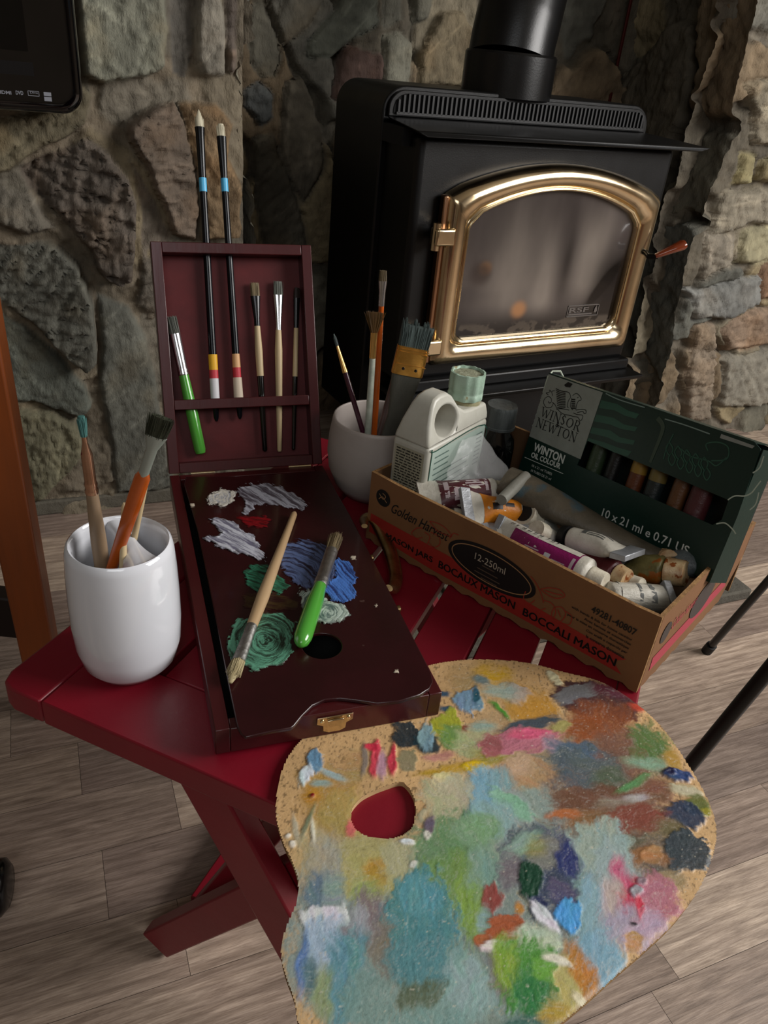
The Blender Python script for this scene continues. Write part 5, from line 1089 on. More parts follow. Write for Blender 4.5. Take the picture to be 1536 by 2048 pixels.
ftext('printed_script', 'Golden Harvest', (783, 1024), (897, 1084), .0105, INK, .004, .45)
ftext('printed_number', '49281-40807', (1182, 1223), (1271, 1272), .0066, INK, .02)
for k, (s, a_, b_) in enumerate((('with bands & lids for home canning', (1143, 1216), (1263, 1283)), ('Avec bagues et couvercles', (1168, 1240), (1261, 1292)), ('pour la mise en conserve domestique', (1135, 1231), (1257, 1300)),
                    ('Con anelli e coperchi per', (1172, 1263), (1254, 1309)), ('la conserva domestica', (1172, 1274), (1248, 1317)))):
    ftext('printed_lines', s, a_, b_, .0030, INK, .02)
oc, oe0, oe1 = kf(980, 1143), kf(894, 1096), kf(1067, 1192); rxo = math.hypot(oe1[0]-oe0[0], oe1[1]-oe0[1])/2; ryo = .0190; oc = (oc[0], oc[1]+.0034)
def ell(rx, ry, n=48): return [(oc[0]+rx*math.cos(2*math.pi*i/n), oc[1]+ry*math.sin(2*math.pi*i/n)) for i in range(n)]
decal(ell(rxo, ryo), 'printed_oval', INK, front_w, XZf.inverted() @ FM(0, 0, .0005))
a = MB(); ribbon(a, ell(rxo-.0045, ryo-.0036), .0009, True); o = a.build('oval_line', mat('tan_print', '#9a7450', .6), front_w); o.matrix_local = XZf.inverted() @ FM(0, 0, .0007)
TANP = bpy.data.materials['tan_print']
ftext('oval_words', '12-250ml', (950, 1117), (1010, 1149), .0068, mat('pale_print', '#a89c8c', .6), .0, off=.0008)
for k, (a_, b_) in enumerate((((965, 1130), (990, 1144)), ((955, 1134), (996, 1156)), ((950, 1140), (1000, 1168)), ((962, 1154), (994, 1172)))):
    xa, za = kf(*a_); xb, zb_ = kf(*b_); a = MB(); ribbon(a, [(xa, za), (xb, za)], .0011); o = a.build('oval_small_line', mat('dim_print', '#4c3c30', .7) if 'dim_print' not in bpy.data.materials else bpy.data.materials['dim_print'], front_w); o.matrix_local = XZf.inverted() @ FM(0, 0, .0008)
cc0 = kf(767, 996); a = MB(); a.v = [(cc0[0]+.0088*math.cos(t), cc0[1]+.0088*math.sin(t), 0) for t in np.linspace(0, 2*math.pi, 29)[:-1]]; a.f = [tuple(range(28))]
o = a.build('printed_badge', INK, front_w); o.matrix_local = XZf.inverted() @ FM(0, 0, .0005)
rib_obj('badge_swirl', [[(cc0[0]-.005, cc0[1]-.003), (cc0[0]-.001, cc0[1]+.001), (cc0[0]+.005, cc0[1]-.003)], [(cc0[0]-.005, cc0[1]+.003), (cc0[0], cc0[1]-.001), (cc0[0]+.003, cc0[1]+.003), (cc0[0]-.001, cc0[1]+.005)]], .0007, TANP, front_w, XZf.inverted() @ FM(0, 0, .0007))
def kpx(L_): return [[kf(*p) for p in l] for l in L_]
rib_obj('printed_fruit', kpx([[(1062,1152),(1072,1165),(1082,1185),(1088,1205)], [(1082,1178),(1100,1175),(1122,1180),(1130,1192),(1112,1196),(1094,1188),(1082,1178)], [(1090,1180),(1108,1186),(1126,1190)], [(1088,1200),(1104,1206),(1112,1222),(1106,1240)],
   [(1092,1216),(1080,1222),(1076,1236),(1088,1246)], [(1110,1214),(1124,1214),(1132,1228),(1122,1242),(1108,1238),(1104,1226),(1110,1214)], [(1116,1218),(1122,1234)], [(1132,1222),(1144,1232),(1140,1248),(1128,1246)], [(1120,1246),(1136,1256),(1152,1262)], [(1052,1182),(1048,1196),(1060,1206),(1070,1200)]]), .0009, REDP2, front_w, XZf.inverted() @ FM(0, 0, .0006))
rib_obj('printed_fruit', kpx([[(860,1042),(876,1046),(892,1056),(904,1072),(890,1068),(874,1060),(860,1042)], [(846,1056),(834,1056),(824,1066),(834,1076),(846,1074)], [(850,1064),(860,1072),(856,1086),(846,1094)], [(862,1064),(878,1072),(880,1088),(868,1094),(858,1084)], [(900,1076),(908,1066),(918,1070)], [(866,1092),(878,1104),(892,1108)]]), .0009, REDP2, front_w, XZf.inverted() @ FM(0, 0, .0006))
# short side printing
def RM(y, z, off=.0003): return Matrix.Translation((KLn+off, y, z)) @ Matrix(((0,0,1,0),(1,0,0,0),(0,1,0,0),(0,0,0,1)))
def kr2(px, py): return kr(px, py)
rb = [kr(1300,1345), kr(1345,1270), kr(1410,1190), kr(1470,1110), kr(1466,1128), kr(1420,1196), kr(1370,1262), kr(1320,1330)]
rb = [(.014, .016), (.10, .018), (.178, .020), (.172, .027), (.178, .034), (.10, .033), (.012, .031)]
decal(rb, 'printed_red_band', mat('rose_red_print', '#a03844', .6), right_w, XR.inverted() @ RM(0, 0, .0004))
decal([(.105+.026*math.cos(t), .042+.0165*math.sin(t)) for t in np.linspace(0, 2*math.pi, 33)[:-1]], 'printed_oval', mat('grey_oval_print', '#3c3430', .6), right_w, XR.inverted() @ RM(0, 0, .0006))
decal([(.024+.009*math.cos(t), .050+.010*math.sin(t)) for t in np.linspace(0, 2*math.pi, 25)[:-1]], 'printed_badge', bpy.data.materials['grey_oval_print'], right_w, XR.inverted() @ RM(0, 0, .0006))
text_mesh('printed_script', 'Golden Harvest', bpy.data.materials['rose_red_print'], right_w, XR.inverted() @ RM(.036, .046, .0006), width=.05, height=.011, shear=.4)
text_mesh('printed_script', 'Mason', bpy.data.materials['rose_red_print'], right_w, XR.inverted() @ RM(.135, .040, .0006), width=.03, height=.012, shear=.4)

# ---------------------------------------------------------------- green paint-set carton standing diagonally in the tray
GT = CAM+ray(1097, 745)*.815; Gh = nrm([.5157, -.8451, .1408]); Gu = nrm([.1486, .2501, .9567]); Gn = np.cross(Gh, Gu); Gu = np.cross(Gn, Gh)
GW_, GH_, GD = .2620, .120, .022
gc = thing('paint_set_carton', 'dark green paint set carton with long window and grey logo panel in the tray', 'carton', frame(GT-Gu*GH_, Gh, Gu, Gn))
def gl_(px, py): P = on(px, py, GT, Gn)-(GT-Gu*GH_); return float(P @ Gh), float(P @ Gu)
gwin = [gl_(1175, 882), gl_(1457, 1000), gl_(1443, 1040), gl_(1425, 1050), gl_(1154, 930)]
outl = [(0, 0), (GW_, 0), (GW_+.001, GH_*.5), (GW_-.002, GH_-.004), (GW_-.010, GH_), (GW_*.5, GH_-.001), (0.002, GH_)]
o = plate_with_hole(outl, gwin, -.0008, 0).build('front_panel', GREENB, gc); gf = o
MB().hexa([(0, .0, -GD), (.0007, .0, -GD), (.0007, .0, -.0009), (0, .0, -.0009)], [(0, GH_, -GD), (.0007, GH_, -GD), (.0007, GH_, -.0009), (0, GH_, -.0009)]).build('end_flap', GREENB, gc)
MB().box((GW_-.0008, 0, -GD), (GW_, GH_-.004, -.0009)).build('end_flap', GREENB, gc)
MB().box((.0008, GH_-.0012, -GD), (GW_-.008, GH_-.0004, -.0009)).build('top_flap', GREENB, gc)
MB().box((.0008, 0, -GD), (GW_-.0009, .0006, -.0009)).build('bottom_flap', GREENB, gc)
MB().box((0, 0, -GD-.0008), (GW_, GH_-.002, -GD)).build('back_panel', mat('carton_back', '#0a1512', .7), gc)
a = MB().tube([(.0004, GH_-.001, -GD), (.0002, GH_+.004, -GD*.7), (-.002, GH_+.002, -GD*.3), (.001, GH_-.004, -.0006), (.0008, GH_-.022, -.0002)], [.0008, .0012, .0010, .0013, .0004], 6); a.build('torn_corner', TORN, gc)
ln = [[gl_(1456,1000), gl_(1470,992), gl_(1490,992), gl_(1503,986), gl_(1512,975), gl_(1522,962)], [gl_(1433,1048), gl_(1450,1046), gl_(1465,1058), gl_(1472,1068)], [gl_(1500,1020), gl_(1512,1008), gl_(1518,985)], [gl_(1506,946), gl_(1520,935), gl_(1528,912)]]
GI = Matrix.Identity(4)
def GM_(off): return Matrix.Translation((0, 0, off))
rib_obj('torn_crease', ln, lambda t: .0011, TORN, gf, GM_(.0003))
rib_obj('worn_edge', [[gl_(1212,787), gl_(1240,800), gl_(1290,815)], [gl_(1330,838), gl_(1370,850), gl_(1420,868)]], .0010, mat('worn_edge_white', '#7c8c84', .8), gf, GM_(.0003))
gy = [gl_(1098, 748), gl_(1205, 788), gl_(1155, 912), gl_(1051, 869)]; gy[0] = (.0012, GH_-.0015); gy[3] = (.0012, gy[3][1]); gy[2] = (gy[1][0], gy[3][1]+.000); gy[1] = (gy[1][0], GH_-.0015)
decal(gy, 'logo_panel', GREYL, gf, GM_(.0002))
decal([gl_(1443, 868), gl_(1510, 892), gl_(1505, 897), gl_(1440, 876)], 'white_sticker', GREYL, gf, GM_(.0003))
def gtext(nm, s, pa, pb, h, m_, bold=.01, off=.0005, **k):
    xa, ya = gl_(*pa); xb, yb = gl_(*pb); w = math.hypot(xb-xa, yb-ya); an = math.atan2(yb-ya, xb-xa)
    return text_mesh(nm, s, m_, gf, Matrix.Translation((xa, ya, off)) @ Matrix.Rotation(an, 4, 'Z'), width=w, height=h, bold=bold, **k)
def serif_text(nm, s, pa, pb, h, m_):     # thick-and-thin lettering with slab serifs
    G = {'W': ([((0,1),(.28,0),.13),((.28,0),(.5,.85),.06),((.5,.85),(.74,0),.13),((.74,0),(1,1),.06)], [(0,1),(1,1)], 1.15), 'I': ([((.5,0),(.5,1),.14)], [(.5,0),(.5,1)], .42),
         'N': ([((.12,0),(.12,1),.06),((.12,1),(.88,0),.14),((.88,0),(.88,1),.06)], [(.12,0),(.08,1),(.88,1)], .92), 'S': ([((.85,.82),(.5,1),.08),((.5,1),(.15,.76),.11),((.15,.76),(.8,.28),.15),((.8,.28),(.5,0),.11),((.5,0),(.12,.18),.08)], [], .66),
         'O': ('O', [], .95), 'R': ([((.18,0),(.18,1),.13),((.18,1),(.6,1),.06),((.6,1),(.78,.76),.12),((.78,.76),(.6,.5),.10),((.6,.5),(.18,.5),.06),((.45,.5),(.9,0),.14)], [(.18,0),(.18,1),(.92,0)], .85),
         'E': ([((.2,0),(.2,1),.13),((.2,1),(.85,1),.06),((.2,.52),(.7,.52),.06),((.2,0),(.88,0),.06)], [(.2,0),(.2,1)], .75), 'T': ([((.5,0),(.5,1),.13),((.05,1),(.95,1),.06)], [(.5,0)], .82)}
    tot = sum(G[c][2]+.14 for c in s)-.14; xa, ya = gl_(*pa); xb, yb = gl_(*pb); w = math.hypot(xb-xa, yb-ya); an = math.atan2(yb-ya, xb-xa); k = w/tot; a = MB(); x = 0
    for c in s:
        st__, sf, cw_ = G[c]; 
        if st__ == 'O':
            for i in range(24):
                t0, t1 = 2*math.pi*i/24, 2*math.pi*(i+1)/24; q = []
                for t, rr in ((t0, 1), (t1, 1), (t1, 0), (t0, 0)): q.append(((x+cw_*(.5+(.5-(0 if rr else .15))*math.cos(t)))*k, h*(.5+(.5-(0 if rr else .07))*math.sin(t)), 0))
                a.add(q, [(0, 1, 2, 3)])
        else:
            for (p, q, wd) in st__:
                ww = wd*h*1.0; ribbon(a, [((x+p[0]*cw_)*k, p[1]*h), ((x+q[0]*cw_)*k, q[1]*h)], ww)
            for sx, sy in sf: ribbon(a, [((x+sx*cw_)*k-h*.16, sy*h+(.0 if sy else 0)), ((x+sx*cw_)*k+h*.16, sy*h)], h*.055)
        x += cw_+.14
    o = a.build(nm, m_, gf); o.matrix_local = Matrix.Translation((xa, ya, .0005)) @ Matrix.Rotation(an, 4, 'Z'); return o
serif_text('logo_word', 'WINSOR', (1082, 832), (1158, 863.5), .0098, INK)
serif_text('logo_word', 'NEWTON', (1072, 853), (1150, 885.5), .0098, INK)
gtext('logo_ampersand', '&', (1111, 853), (1118, 856), .0056, INK, .01)
rib_obj('logo_rule', [[gl_(1094, 842), gl_(1109, 848)], [gl_(1122, 854), gl_(1138, 860)]], .0004, INK, gf, GM_(.0005))
gp_ = lambda L_: [[gl_(1040+x/6.98, 720+y/6.98) for x, y in l] for l in L_]
lion = [[(470,600),(440,660),(370,660),(335,600),(350,540),(400,510),(440,540),(440,590),(410,600),(400,575)], [(455,590),(490,620),(530,690),(600,750),(680,770),(760,790),(810,800),(850,850),(880,800),(870,770),(800,760),(750,740)],
        [(790,700),(850,690),(920,700),(925,740),(900,750),(880,720),(800,735)], [(460,500),(450,440),(490,430)], [(400,490),(370,460),(410,455),(420,420),(440,450)],
        [(640,440),(690,460),(710,520),(680,570),(665,640),(680,670)], [(740,500),(760,480),(800,470),(850,520),(855,560),(820,575),(790,640),(785,700)], [(730,530),(715,590),(710,650),(740,700)], [(820,520),(800,530)], [(510,690),(560,680),(640,690),(690,700)]]
rib_obj('logo_griffin', gp_(lion), .0007, INK, gf, GM_(.0005))
rib_obj('logo_wing', gp_([[(505+2*i, 400+i*26), (570, 430+i*24), (640, 445+i*22)] for i in range(11)]), .0009, INK, gf, GM_(.0005))
rib_obj('logo_mane', gp_([[(725+8*i, 545+j*30), (735+8*i, 560+j*30)] for i in range(6) for j in range(5)]), .0009, INK, gf, GM_(.0005))
decal([gl_(1129,770), gl_(1137,764), gl_(1146,768), gl_(1141,775), gl_(1132,774)], 'dark_smudge', INK, gf, GM_(.0006))
gtext('carton_word', 'WINTON', (1066, 901), (1126.5, 928), .0092, WHITEP, .035)
gtext('carton_words', 'OIL COLOUR', (1062, 914), (1120, 938.5), .0058, WHITEP, .03)
rib_obj('carton_rule', [[gl_(1050, 914.5), gl_(1127, 947.5)]], .0006, WHITEP, gf, GM_(.0005))
gtext('carton_small_words', '10 x 21 ml TUBES', (1064, 933), (1104, 951), .0026, WHITEP, .0)
gtext('carton_small_words', '10 TUBES DE 21 ml', (1062, 943), (1102, 961), .0026, WHITEP, .0)
gtext('carton_volume', '10 x 21 ml e 0.71 US', (1203, 1032), (1375, 1111), .0080, WHITEP, .01)
# side lettering
S_ = Matrix(((0,0,-1,-.0003),(-1,0,0,0),(0,1,0,0),(0,0,0,1)))
SM = frame((-.0004, GH_-.014, -GD*.35), (0, -1, 0), (0, 0, 1), (-1, 0, 0)); text_mesh('side_word', 'WINTON', WHITEP, gc, SM, width=.045, height=.007, bold=.03)
SM2 = frame((-.0004, GH_-.020, -GD*.62), (0, -1, 0), (0, 0, 1), (-1, 0, 0)); text_mesh('side_words', 'OIL COLOUR', WHITEP, gc, SM2, width=.030, height=.003, bold=.03)
# pale green brush-stroke pattern, tail and scales
L3 = lambda x, y: gl_(1020+x/2.977, 720+y/2.977)
for q in ([(545,240),(640,262),(700,300),(770,322),(750,350),(680,330),(625,300),(530,285)], [(515,325),(620,345),(680,385),(760,400),(745,425),(660,410),(600,385),(500,365)], [(490,400),(600,420),(655,460),(745,480),(735,505),(640,490),(580,460),(478,435)], [(470,465),(560,490),(640,520),(725,545),(700,575),(620,550),(560,520),(462,480)]):
    decal([L3(*p) for p in q], 'printed_stroke', GREENB2, gf, GM_(.0002))
rib_obj('printed_tail', [[L3(880, 345), L3(912, 400), L3(880, 500), L3(835, 610)]], lambda t: .0046-.0016*t, mat('taupe_print', '#3a473a', .5), gf, GM_(.0003))
sc_ = []
for i in range(5):
    for j in range(2):
        x, y = 950+i*52+j*14, 490+j*62+i*22; sc_.append([L3(x, y), L3(x-20, y+36), L3(x, y+76), L3(x+22, y+40), L3(x, y)])
rib_obj('printed_scales', sc_+[[L3(975,440), L3(935,520), L3(915,590)], [L3(1180,540), L3(1170,500), L3(1240,490), L3(1300,520), L3(1290,590), L3(1200,600)], [L3(1290,580), L3(1230,630), L3(1180,600), L3(1080,575), L3(1020,530)]], .0011, mat('scale_print', '#2b5040', .5), gf, GM_(.0003))
# tubes seen through the window
for k, (x, w, c, c2, lab_) in enumerate(((.096, .0085, '#2e3c28', '#1c2818', 'dark green tube at the left end of the carton window'), (.120, .0068, '#141414', '#0a0a0a', 'black tube second from the left in the carton window'), (.1515, .0078, '#5c3018', '#8a6a28', 'orange brown tube with a gold band in the carton window'),
                   (.1755, .0082, '#1e2424', '#6c5c30', 'slate tube with a gold band in the carton window'), (.2035, .0078, '#5c3a20', '#4a2a18', 'crumpled brown tube in the carton window'), (.2260, .0098, '#4a2224', '#321416', 'maroon tube at the right of the carton window'))):
    t = thing('boxed_paint_tube', lab_, 'paint tube', frame(GT-Gu*GH_, Gh, Gu, Gn) @ Matrix.Translation((x*.96, .008, -.0120)), 'tubes inside the green carton')
    a = MB(); a.loft([[(w*s*math.cos(2*math.pi*j/20), y, (w*s*f_)*math.sin(2*math.pi*j/20)) for j in range(20)] for y, s, f_ in ((.0, .5, 1), (.012, .5, 1), (.0125, .98, 1), (.05, 1, .95), (.078, 1.05, .6), (.090, 1.1, .12))])
    a.build('body', tubem('boxed_tube_%s' % ['olive','black','orange','slate','brown','maroon'][k], c, c, ('#8c7c68', 140, .72)), t, smooth=True, angle=60)
    MB().loft([[(w*1.02*math.cos(2*math.pi*j/20), y, w*1.0*math.sin(2*math.pi*j/20)) for j in range(20)] for y in ((.050, .066) if k in (2, 3) else (.070, .074))], cap=False).build('label_band', mat('band_%s' % ['moss','jet','gold','bronze','rust','plum'][k], c2, .4), t, smooth=True)
    MB().lathe([(w*.7, 0), (w*.75, .010), (w*.5, .012)], 16).build('cap', INK, t, smooth=True).matrix_local = frame((0, 0, 0), (1, 0, 0), (0, 0, 1), (0, -1, 0))

# ---------------------------------------------------------------- white solvent jug
JM = at(858, 899, TZ+.11); JL_ = at(793, 867, TZ+.11); JR = at(977, 835, TZ+.11); JX = nrm(JR-JM); JY = np.array([-JX[1], JX[0], 0]); JD = .0413; JW = .1075
jug = thing('solvent_jug', 'grimy white plastic jug with moulded handle and frosted screw cap in the tray', 'jug', frame((JM[0], JM[1], TZ+.0032), JX, JY, (0, 0, 1)))
MB().box((0, 0, 0), (JW, JD, .1065)).build('body', PLASTW, jug, bevel=.004, seg=3)
up_o = [(0,.1055),(.0005,.112),(.004,.126),(.011,.141),(.017,.1475),(.026,.1495),(.038,.149),(.046,.144),(.056,.131),(.064,.126),(.074,.1245),(.104,.1235),(.1075,.112),(.1075,.1055)]
hole = [(.033+.0185*math.cos(t)-.002*math.sin(t), .1235+.0150*math.sin(t)+.001*math.cos(t)) for t in np.linspace(0, 2*math.pi, 25)[:-1]]
a = plate_with_hole(up_o, hole, 0, 1); n2 = len(a.v)
def tap(x, z, s):
    k = 1-.52*max(0, (z-.106))/.043; 
    if x > .06: k = 1-.16*max(0, (z-.106))/.02
    return (x, JD*(.5+(s-.5)*k*.985), z)
a.v = [tap(x, y, 1-z) for x, y, z in a.v]
a.build('handle_shoulder', PLASTW, jug, bevel=.0028, seg=3)
cx_, cy_ = .089, JD/2
MB().lathe([(.0150, .119), (.0165, .1235), (.0158, .127), (.0158, .133)], 40).build('neck', mat('yellowed_neck', '#a8a484', .4, noise=.2, nscale=80, col2='#6c6440', bump=.5, bscale=100), jug, smooth=True, angle=50).location = (cx_, cy_, 0)
prf = [[((.0172+.0006*math.sin(j*2*math.pi/6*5))*rr*math.cos(2*math.pi*j/60), (.0172+.0006*math.sin(j*2*math.pi/6*5))*rr*math.sin(2*math.pi*j/60), z+(.0008*max(0, math.sin(2*math.pi*j*9/60)) if top else 0)) for j in range(60)] for rr, z, top in ((1, .1285, 0), (1.03, .130, 0), (1.02, .134, 0), (.985, .135, 0), (.985, .1365, 0), (1.02, .138, 0), (1.02, .150, 0), (1.0, .1545, 1), (.90, .1548, 1), (.86, .1525, 0))]
jc = MB().loft(prf, cap=False).build('screw_cap', PLASTC, jug, smooth=True, angle=50); jc.location = (cx_, cy_, 0)
MB().lathe([(0, .1528), (.010, .1532), (.0150, .1524), (.0152, .150)], 40).build('cap_crust', TURB, jc, smooth=True)
# labels: text side (x=0 face) and pale green front label (y=0 face)
def jl(px, py): P = on(px, py, JM, JY)-np.array([JM[0], JM[1], TZ+.0032]); return float(P @ JX), float(P[2])
XF = Matrix(((1,0,0,0),(0,0,-1,-.0004),(0,1,0,0),(0,0,0,1)))
lb = MB(); lb.add([(.006, .012, 0), (JW-.004, .012, 0), (JW-.004, .101, 0), (.006, .101, 0)], [(0, 1, 2, 3)]); lbl = lb.build('front_label', LABELG, jug); lbl.matrix_local = XF
rib_obj('label_border', [[(.006, .030), (.006, .0995), (.012, .101), (JW-.006, .101), (JW-.0055, .06), (JW-.0055, .02)]], .0012, DGREEN, lbl, GM_(.0002))
a = MB()
q = random.Random(12)
for i in range(9): ribbon(a, [(.012, .094-i*.0062), (.012+(.026 if i < 3 else .074)*q.uniform(.85, 1), .094-i*.0062)], .0013)
for i in range(8): ribbon(a, [(JW-.020, .094-i*.0048), (JW-.009, .094-i*.0048)], .0016)
a.build('label_lines', mat('teal_grey_print', '#5c7068', .5), lbl).matrix_local = GM_(.0003)
sp2 = Matrix(((0,0,-1,-.0004),(-1,0,0,JD),(0,1,0,0),(0,0,0,1)))
lb = MB(); lb.add([(.004, .006, 0), (JD-.004, .006, 0), (JD-.004, .100, 0), (.004, .100, 0)], [(0, 1, 2, 3)]); ls = lb.build('side_label', LABELW, jug); ls.matrix_local = sp2
a = MB()
for i in range(31):
    x = .006
    while x < JD-.007:
        w = q.uniform(.0018, .0065); ribbon(a, [(x, .097-i*.0029), (min(x+w, JD-.006), .097-i*.0029)], .0013); x += w+.0011
a.build('label_print', mat('faded_black_print', '#26241e', .6), ls).matrix_local = GM_(.0003)

# ---------------------------------------------------------------- dark bottle
bc = np.array([.1125, .762]); bo = thing('dark_bottle', 'dark glass bottle with ridged grey cap behind the white jug', 'bottle', Matrix.Translation((*bc, TZ+.0032)))
MB().lathe([(.0, 0), (.019, 0), (.0205, .002), (.0205, .062), (.019, .072), (.014, .080), (.0135, .088)], 40).build('body', GLASSD, bo, smooth=True, angle=50)
rg = [[((.0165+(.0004 if j % 2 else 0))*rr*math.cos(2*math.pi*j/80), (.0165+(.0004 if j % 2 else 0))*rr*math.sin(2*math.pi*j/80), z) for j in range(80)] for rr, z in ((1.04, .084), (1.04, .0865), (1, .087), (1, .106), (.94, .109), (.90, .1088), (.3, .1082))]
MB().loft(rg).build('ridged_cap', ALUCAP, bo, smooth=True, angle=50)

# ---------------------------------------------------------------- paint tubes
def tube_thing(label, Pa, Pb, r, body, label_mat=None, lrange=(.2, .85), cap=TUBECAP, cap_r=.62, cap_l=.013, crimp=TUBEF, roll=0, flat=.14, group='paint tubes lying in the cardboard tray', wide=1.45, name='paint_tube', extra=None, open_cap=None, fold=.007, crumple=0):
    Pa, Pb = np.array(Pa, float), np.array(Pb, float); L = float(np.linalg.norm(Pb-Pa)); z = (Pb-Pa)/L
    up = np.array([0, 0, 1.]); y = nrm(up-z*(up @ z)); x = np.cross(y, z)
    if roll: c, s = math.cos(R(roll)), math.sin(R(roll)); x, y = x*c+y*s, y*c-x*s
    t = thing(name, label, 'paint tube', frame(Pa, x, y, z), group); q = random.Random(len(label))
    Lb = L-cap_l-.004; n = 28
    def sec(s, rr=1.0):
        f = min(1, max(0, (s-.0)/.55)); f = f*f*(3-2*f); rx = r*(wide*(1-f)+f)*rr; ry = r*(flat*(1-f)+f)*rr
        return [(rx*math.cos(2*math.pi*j/n)*(1+crumple*q.uniform(-1, 1)), ry*math.sin(2*math.pi*j/n)*(1+crumple*q.uniform(-1, 1)), s*Lb) for j in range(n)]
    a = MB(); a.loft([sec(s) for s in np.linspace(0, 1, 15)]+[[(r*k*math.cos(2*math.pi*j/n), r*k*math.sin(2*math.pi*j/n), Lb+dz) for j in range(n)] for k, dz in ((.93, .0016), (.5, .0042), (.42, .005))])
    b = a.build('body', body, t, smooth=True, angle=70)
    if label_mat is not None:
        a = MB(); q = random.Random(len(label)); a.loft([sec(s, 1.02) for s in np.linspace(lrange[0], lrange[1], 9)], cap=False); lm = a.build('label', label_mat, b, smooth=True, angle=70)
        if extra:
            for (s0, s1, w0, w1, m_) in extra:     # printed lines / patches on the upper side
                a = MB(); rows = []
                for s in np.linspace(s0, s1, 5):
                    f = min(1, max(0, s/.55)); f = f*f*(3-2*f); rx = r*(wide*(1-f)+f)*1.035; ry = r*(flat*(1-f)+f)*1.035
                    rows.append([(rx*math.cos(th), ry*math.sin(th), s*Lb) for th in np.linspace(R(w0), R(w1), 5)])
                a.loft(rows, cap=False, closed=False); a.build('printed_patch', m_, lm, smooth=True)
    if crimp is not None: MB().box((-r*wide*1.02, -r*flat-.0008, -fold*.4), (r*wide*1.02, r*flat+.0012, fold*.6)).build('crimped_end', crimp, t, bevel=.0006)
    if cap is not None:
        k = 40; cr0 = r*cap_r; rg = [[(cr0*rr*(1+(.03 if j % 2 else 0))*math.cos(2*math.pi*j/k), cr0*rr*(1+(.03 if j % 2 else 0))*math.sin(2*math.pi*j/k), Lb+.004+zz) for j in range(k)] for rr, zz in ((1.05, 0), (1.05, .0015), (1, .002), (.96, cap_l-.0012), (.9, cap_l), (.7, cap_l-.0004))]
        c = MB().loft(rg).build('cap', cap, t, smooth=True, angle=50)
        if open_cap is not None:
            MB().lathe([(cr0*.66, 0), (cr0*.66, .0008), (0, .0008)], 28).build('black_inset', open_cap, c, smooth=True).location = (0, 0, Lb+.004+cap_l-.0006)
    return t
T = lambda px, py, h: at(px, py, TZ+h)
PALEP = mat('pale_tube_print', '#b8a8ac', .4); DKP = mat('dark_tube_print', '#1c1414', .4)
tube_thing('maroon acrylic paint tube with floral label, crumpled white end at the left, beside the jug', T(838, 993, .066), T(1006, 983, .072), .0132, TUBEW, MAROON, (.26, .93), cap_r=.78, cap_l=.006, wide=1.5, flat=.25, roll=20, crimp=None, crumple=.03,
  extra=((.62, .80, 60, 72, PALEP), (.60, .82, 78, 86, PALEP), (.64, .84, 92, 98, PALEP), (.86, .90, 50, 120, PALEP), (.32, .38, 60, 130, PALEP), (.44, .52, 100, 150, PALEP)))
tube_thing('orange paint tube with wide white folded end lying across the maroon tube', T(932, 1015, .074), T(1040, 1026, .064), .0125, TUBEW, ORANGET, (.28, .99), cap=None, cap_l=.001, wide=1.55, flat=.12, roll=32, crimp=TUBEF, fold=.010, crumple=.02,
  extra=((.42, .60, 84, 112, DKP), (.66, .84, 80, 98, DKP)))
tube_thing('white tube with lime green band half hidden under the orange tube', T(1010, 1062, .040), T(902, 1033, .052), .0105, TUBEW, LIME, (.70, .80), cap_r=.9, cap_l=.012, wide=1.2)
tube_thing('white tube end with a round black centre facing the viewer', T(1105, 1075, .036), T(1048, 1026, .072), .0125, TUBEW, None, cap_r=.98, cap_l=.016, open_cap=INK, wide=1.1, flat=.8, crimp=None)
tube_thing('short tube with a dirty cream cap touching the black centred tube end', T(1130, 1098, .040), T(1072, 1058, .074), .0085, TUBEW, None, cap_r=1.02, cap_l=.012, wide=1.2)
tube_thing('folded silver and white tube end with a grey oval left of the magenta tube', T(970, 1064, .060), T(1062, 1066, .058), .0080, TUBEF, TUBEW, (.25, .8), cap=None, cap_l=.001, wide=1.5, roll=20, extra=((.35, .55, 70, 120, INKG),))
BARC = mat('barcode_black', '#0c0c0c', .5)
tm = tube_thing('magenta paint tube with white cap along the front wall of the tray', T(990, 1066, .058), T(1210, 1166, .066), .0142, TUBEW, MAGENTA, (.20, .93), cap_r=.62, cap_l=.013, wide=1.2, flat=.2, crumple=.012, roll=55,
  extra=((.46, .62, 100, 116, DKP), (.62, .68, 80, 130, WHTL), (.40, .56, 84, 88, PALEP), (.70, .84, 92, 95, PALEP), (.70, .84, 98, 101, PALEP), (.70, .82, 104, 107, PALEP), (.70, .83, 110, 113, PALEP), (.88, .91, 60, 110, PALEP), (.20, .92, 8, 44, TUBEW)))
a = MB()
for i in range(26):
    s = .014+i*.0020
    if i % 3 == 2 or i % 7 == 4: continue
    a.add([(.0156*math.cos(t), .0156*math.sin(t), s+dz) for t, dz in ((R(14), 0), (R(30), 0), (R(30), .0010), (R(14), .0010))], [(0, 1, 2, 3)])
a.build('barcode', BARC, tm.children[0])
tube_thing('dark red paint tube behind the magenta tube with rust stained neck', T(1085, 1078, .050), T(1254, 1160, .062), .0120, DRED, DRED, (.2, .9), cap=STAINCAP, cap_r=.8, cap_l=.010, wide=1.3, extra=((.5, .75, 80, 90, PALEP), (.5, .7, 98, 103, PALEP)))
tube_thing('small cream capped tube beside the dark red tube neck', T(1190, 1150, .042), T(1284, 1172, .058), .0075, DRED, None, cap_r=.95, cap_l=.010, wide=1.3)
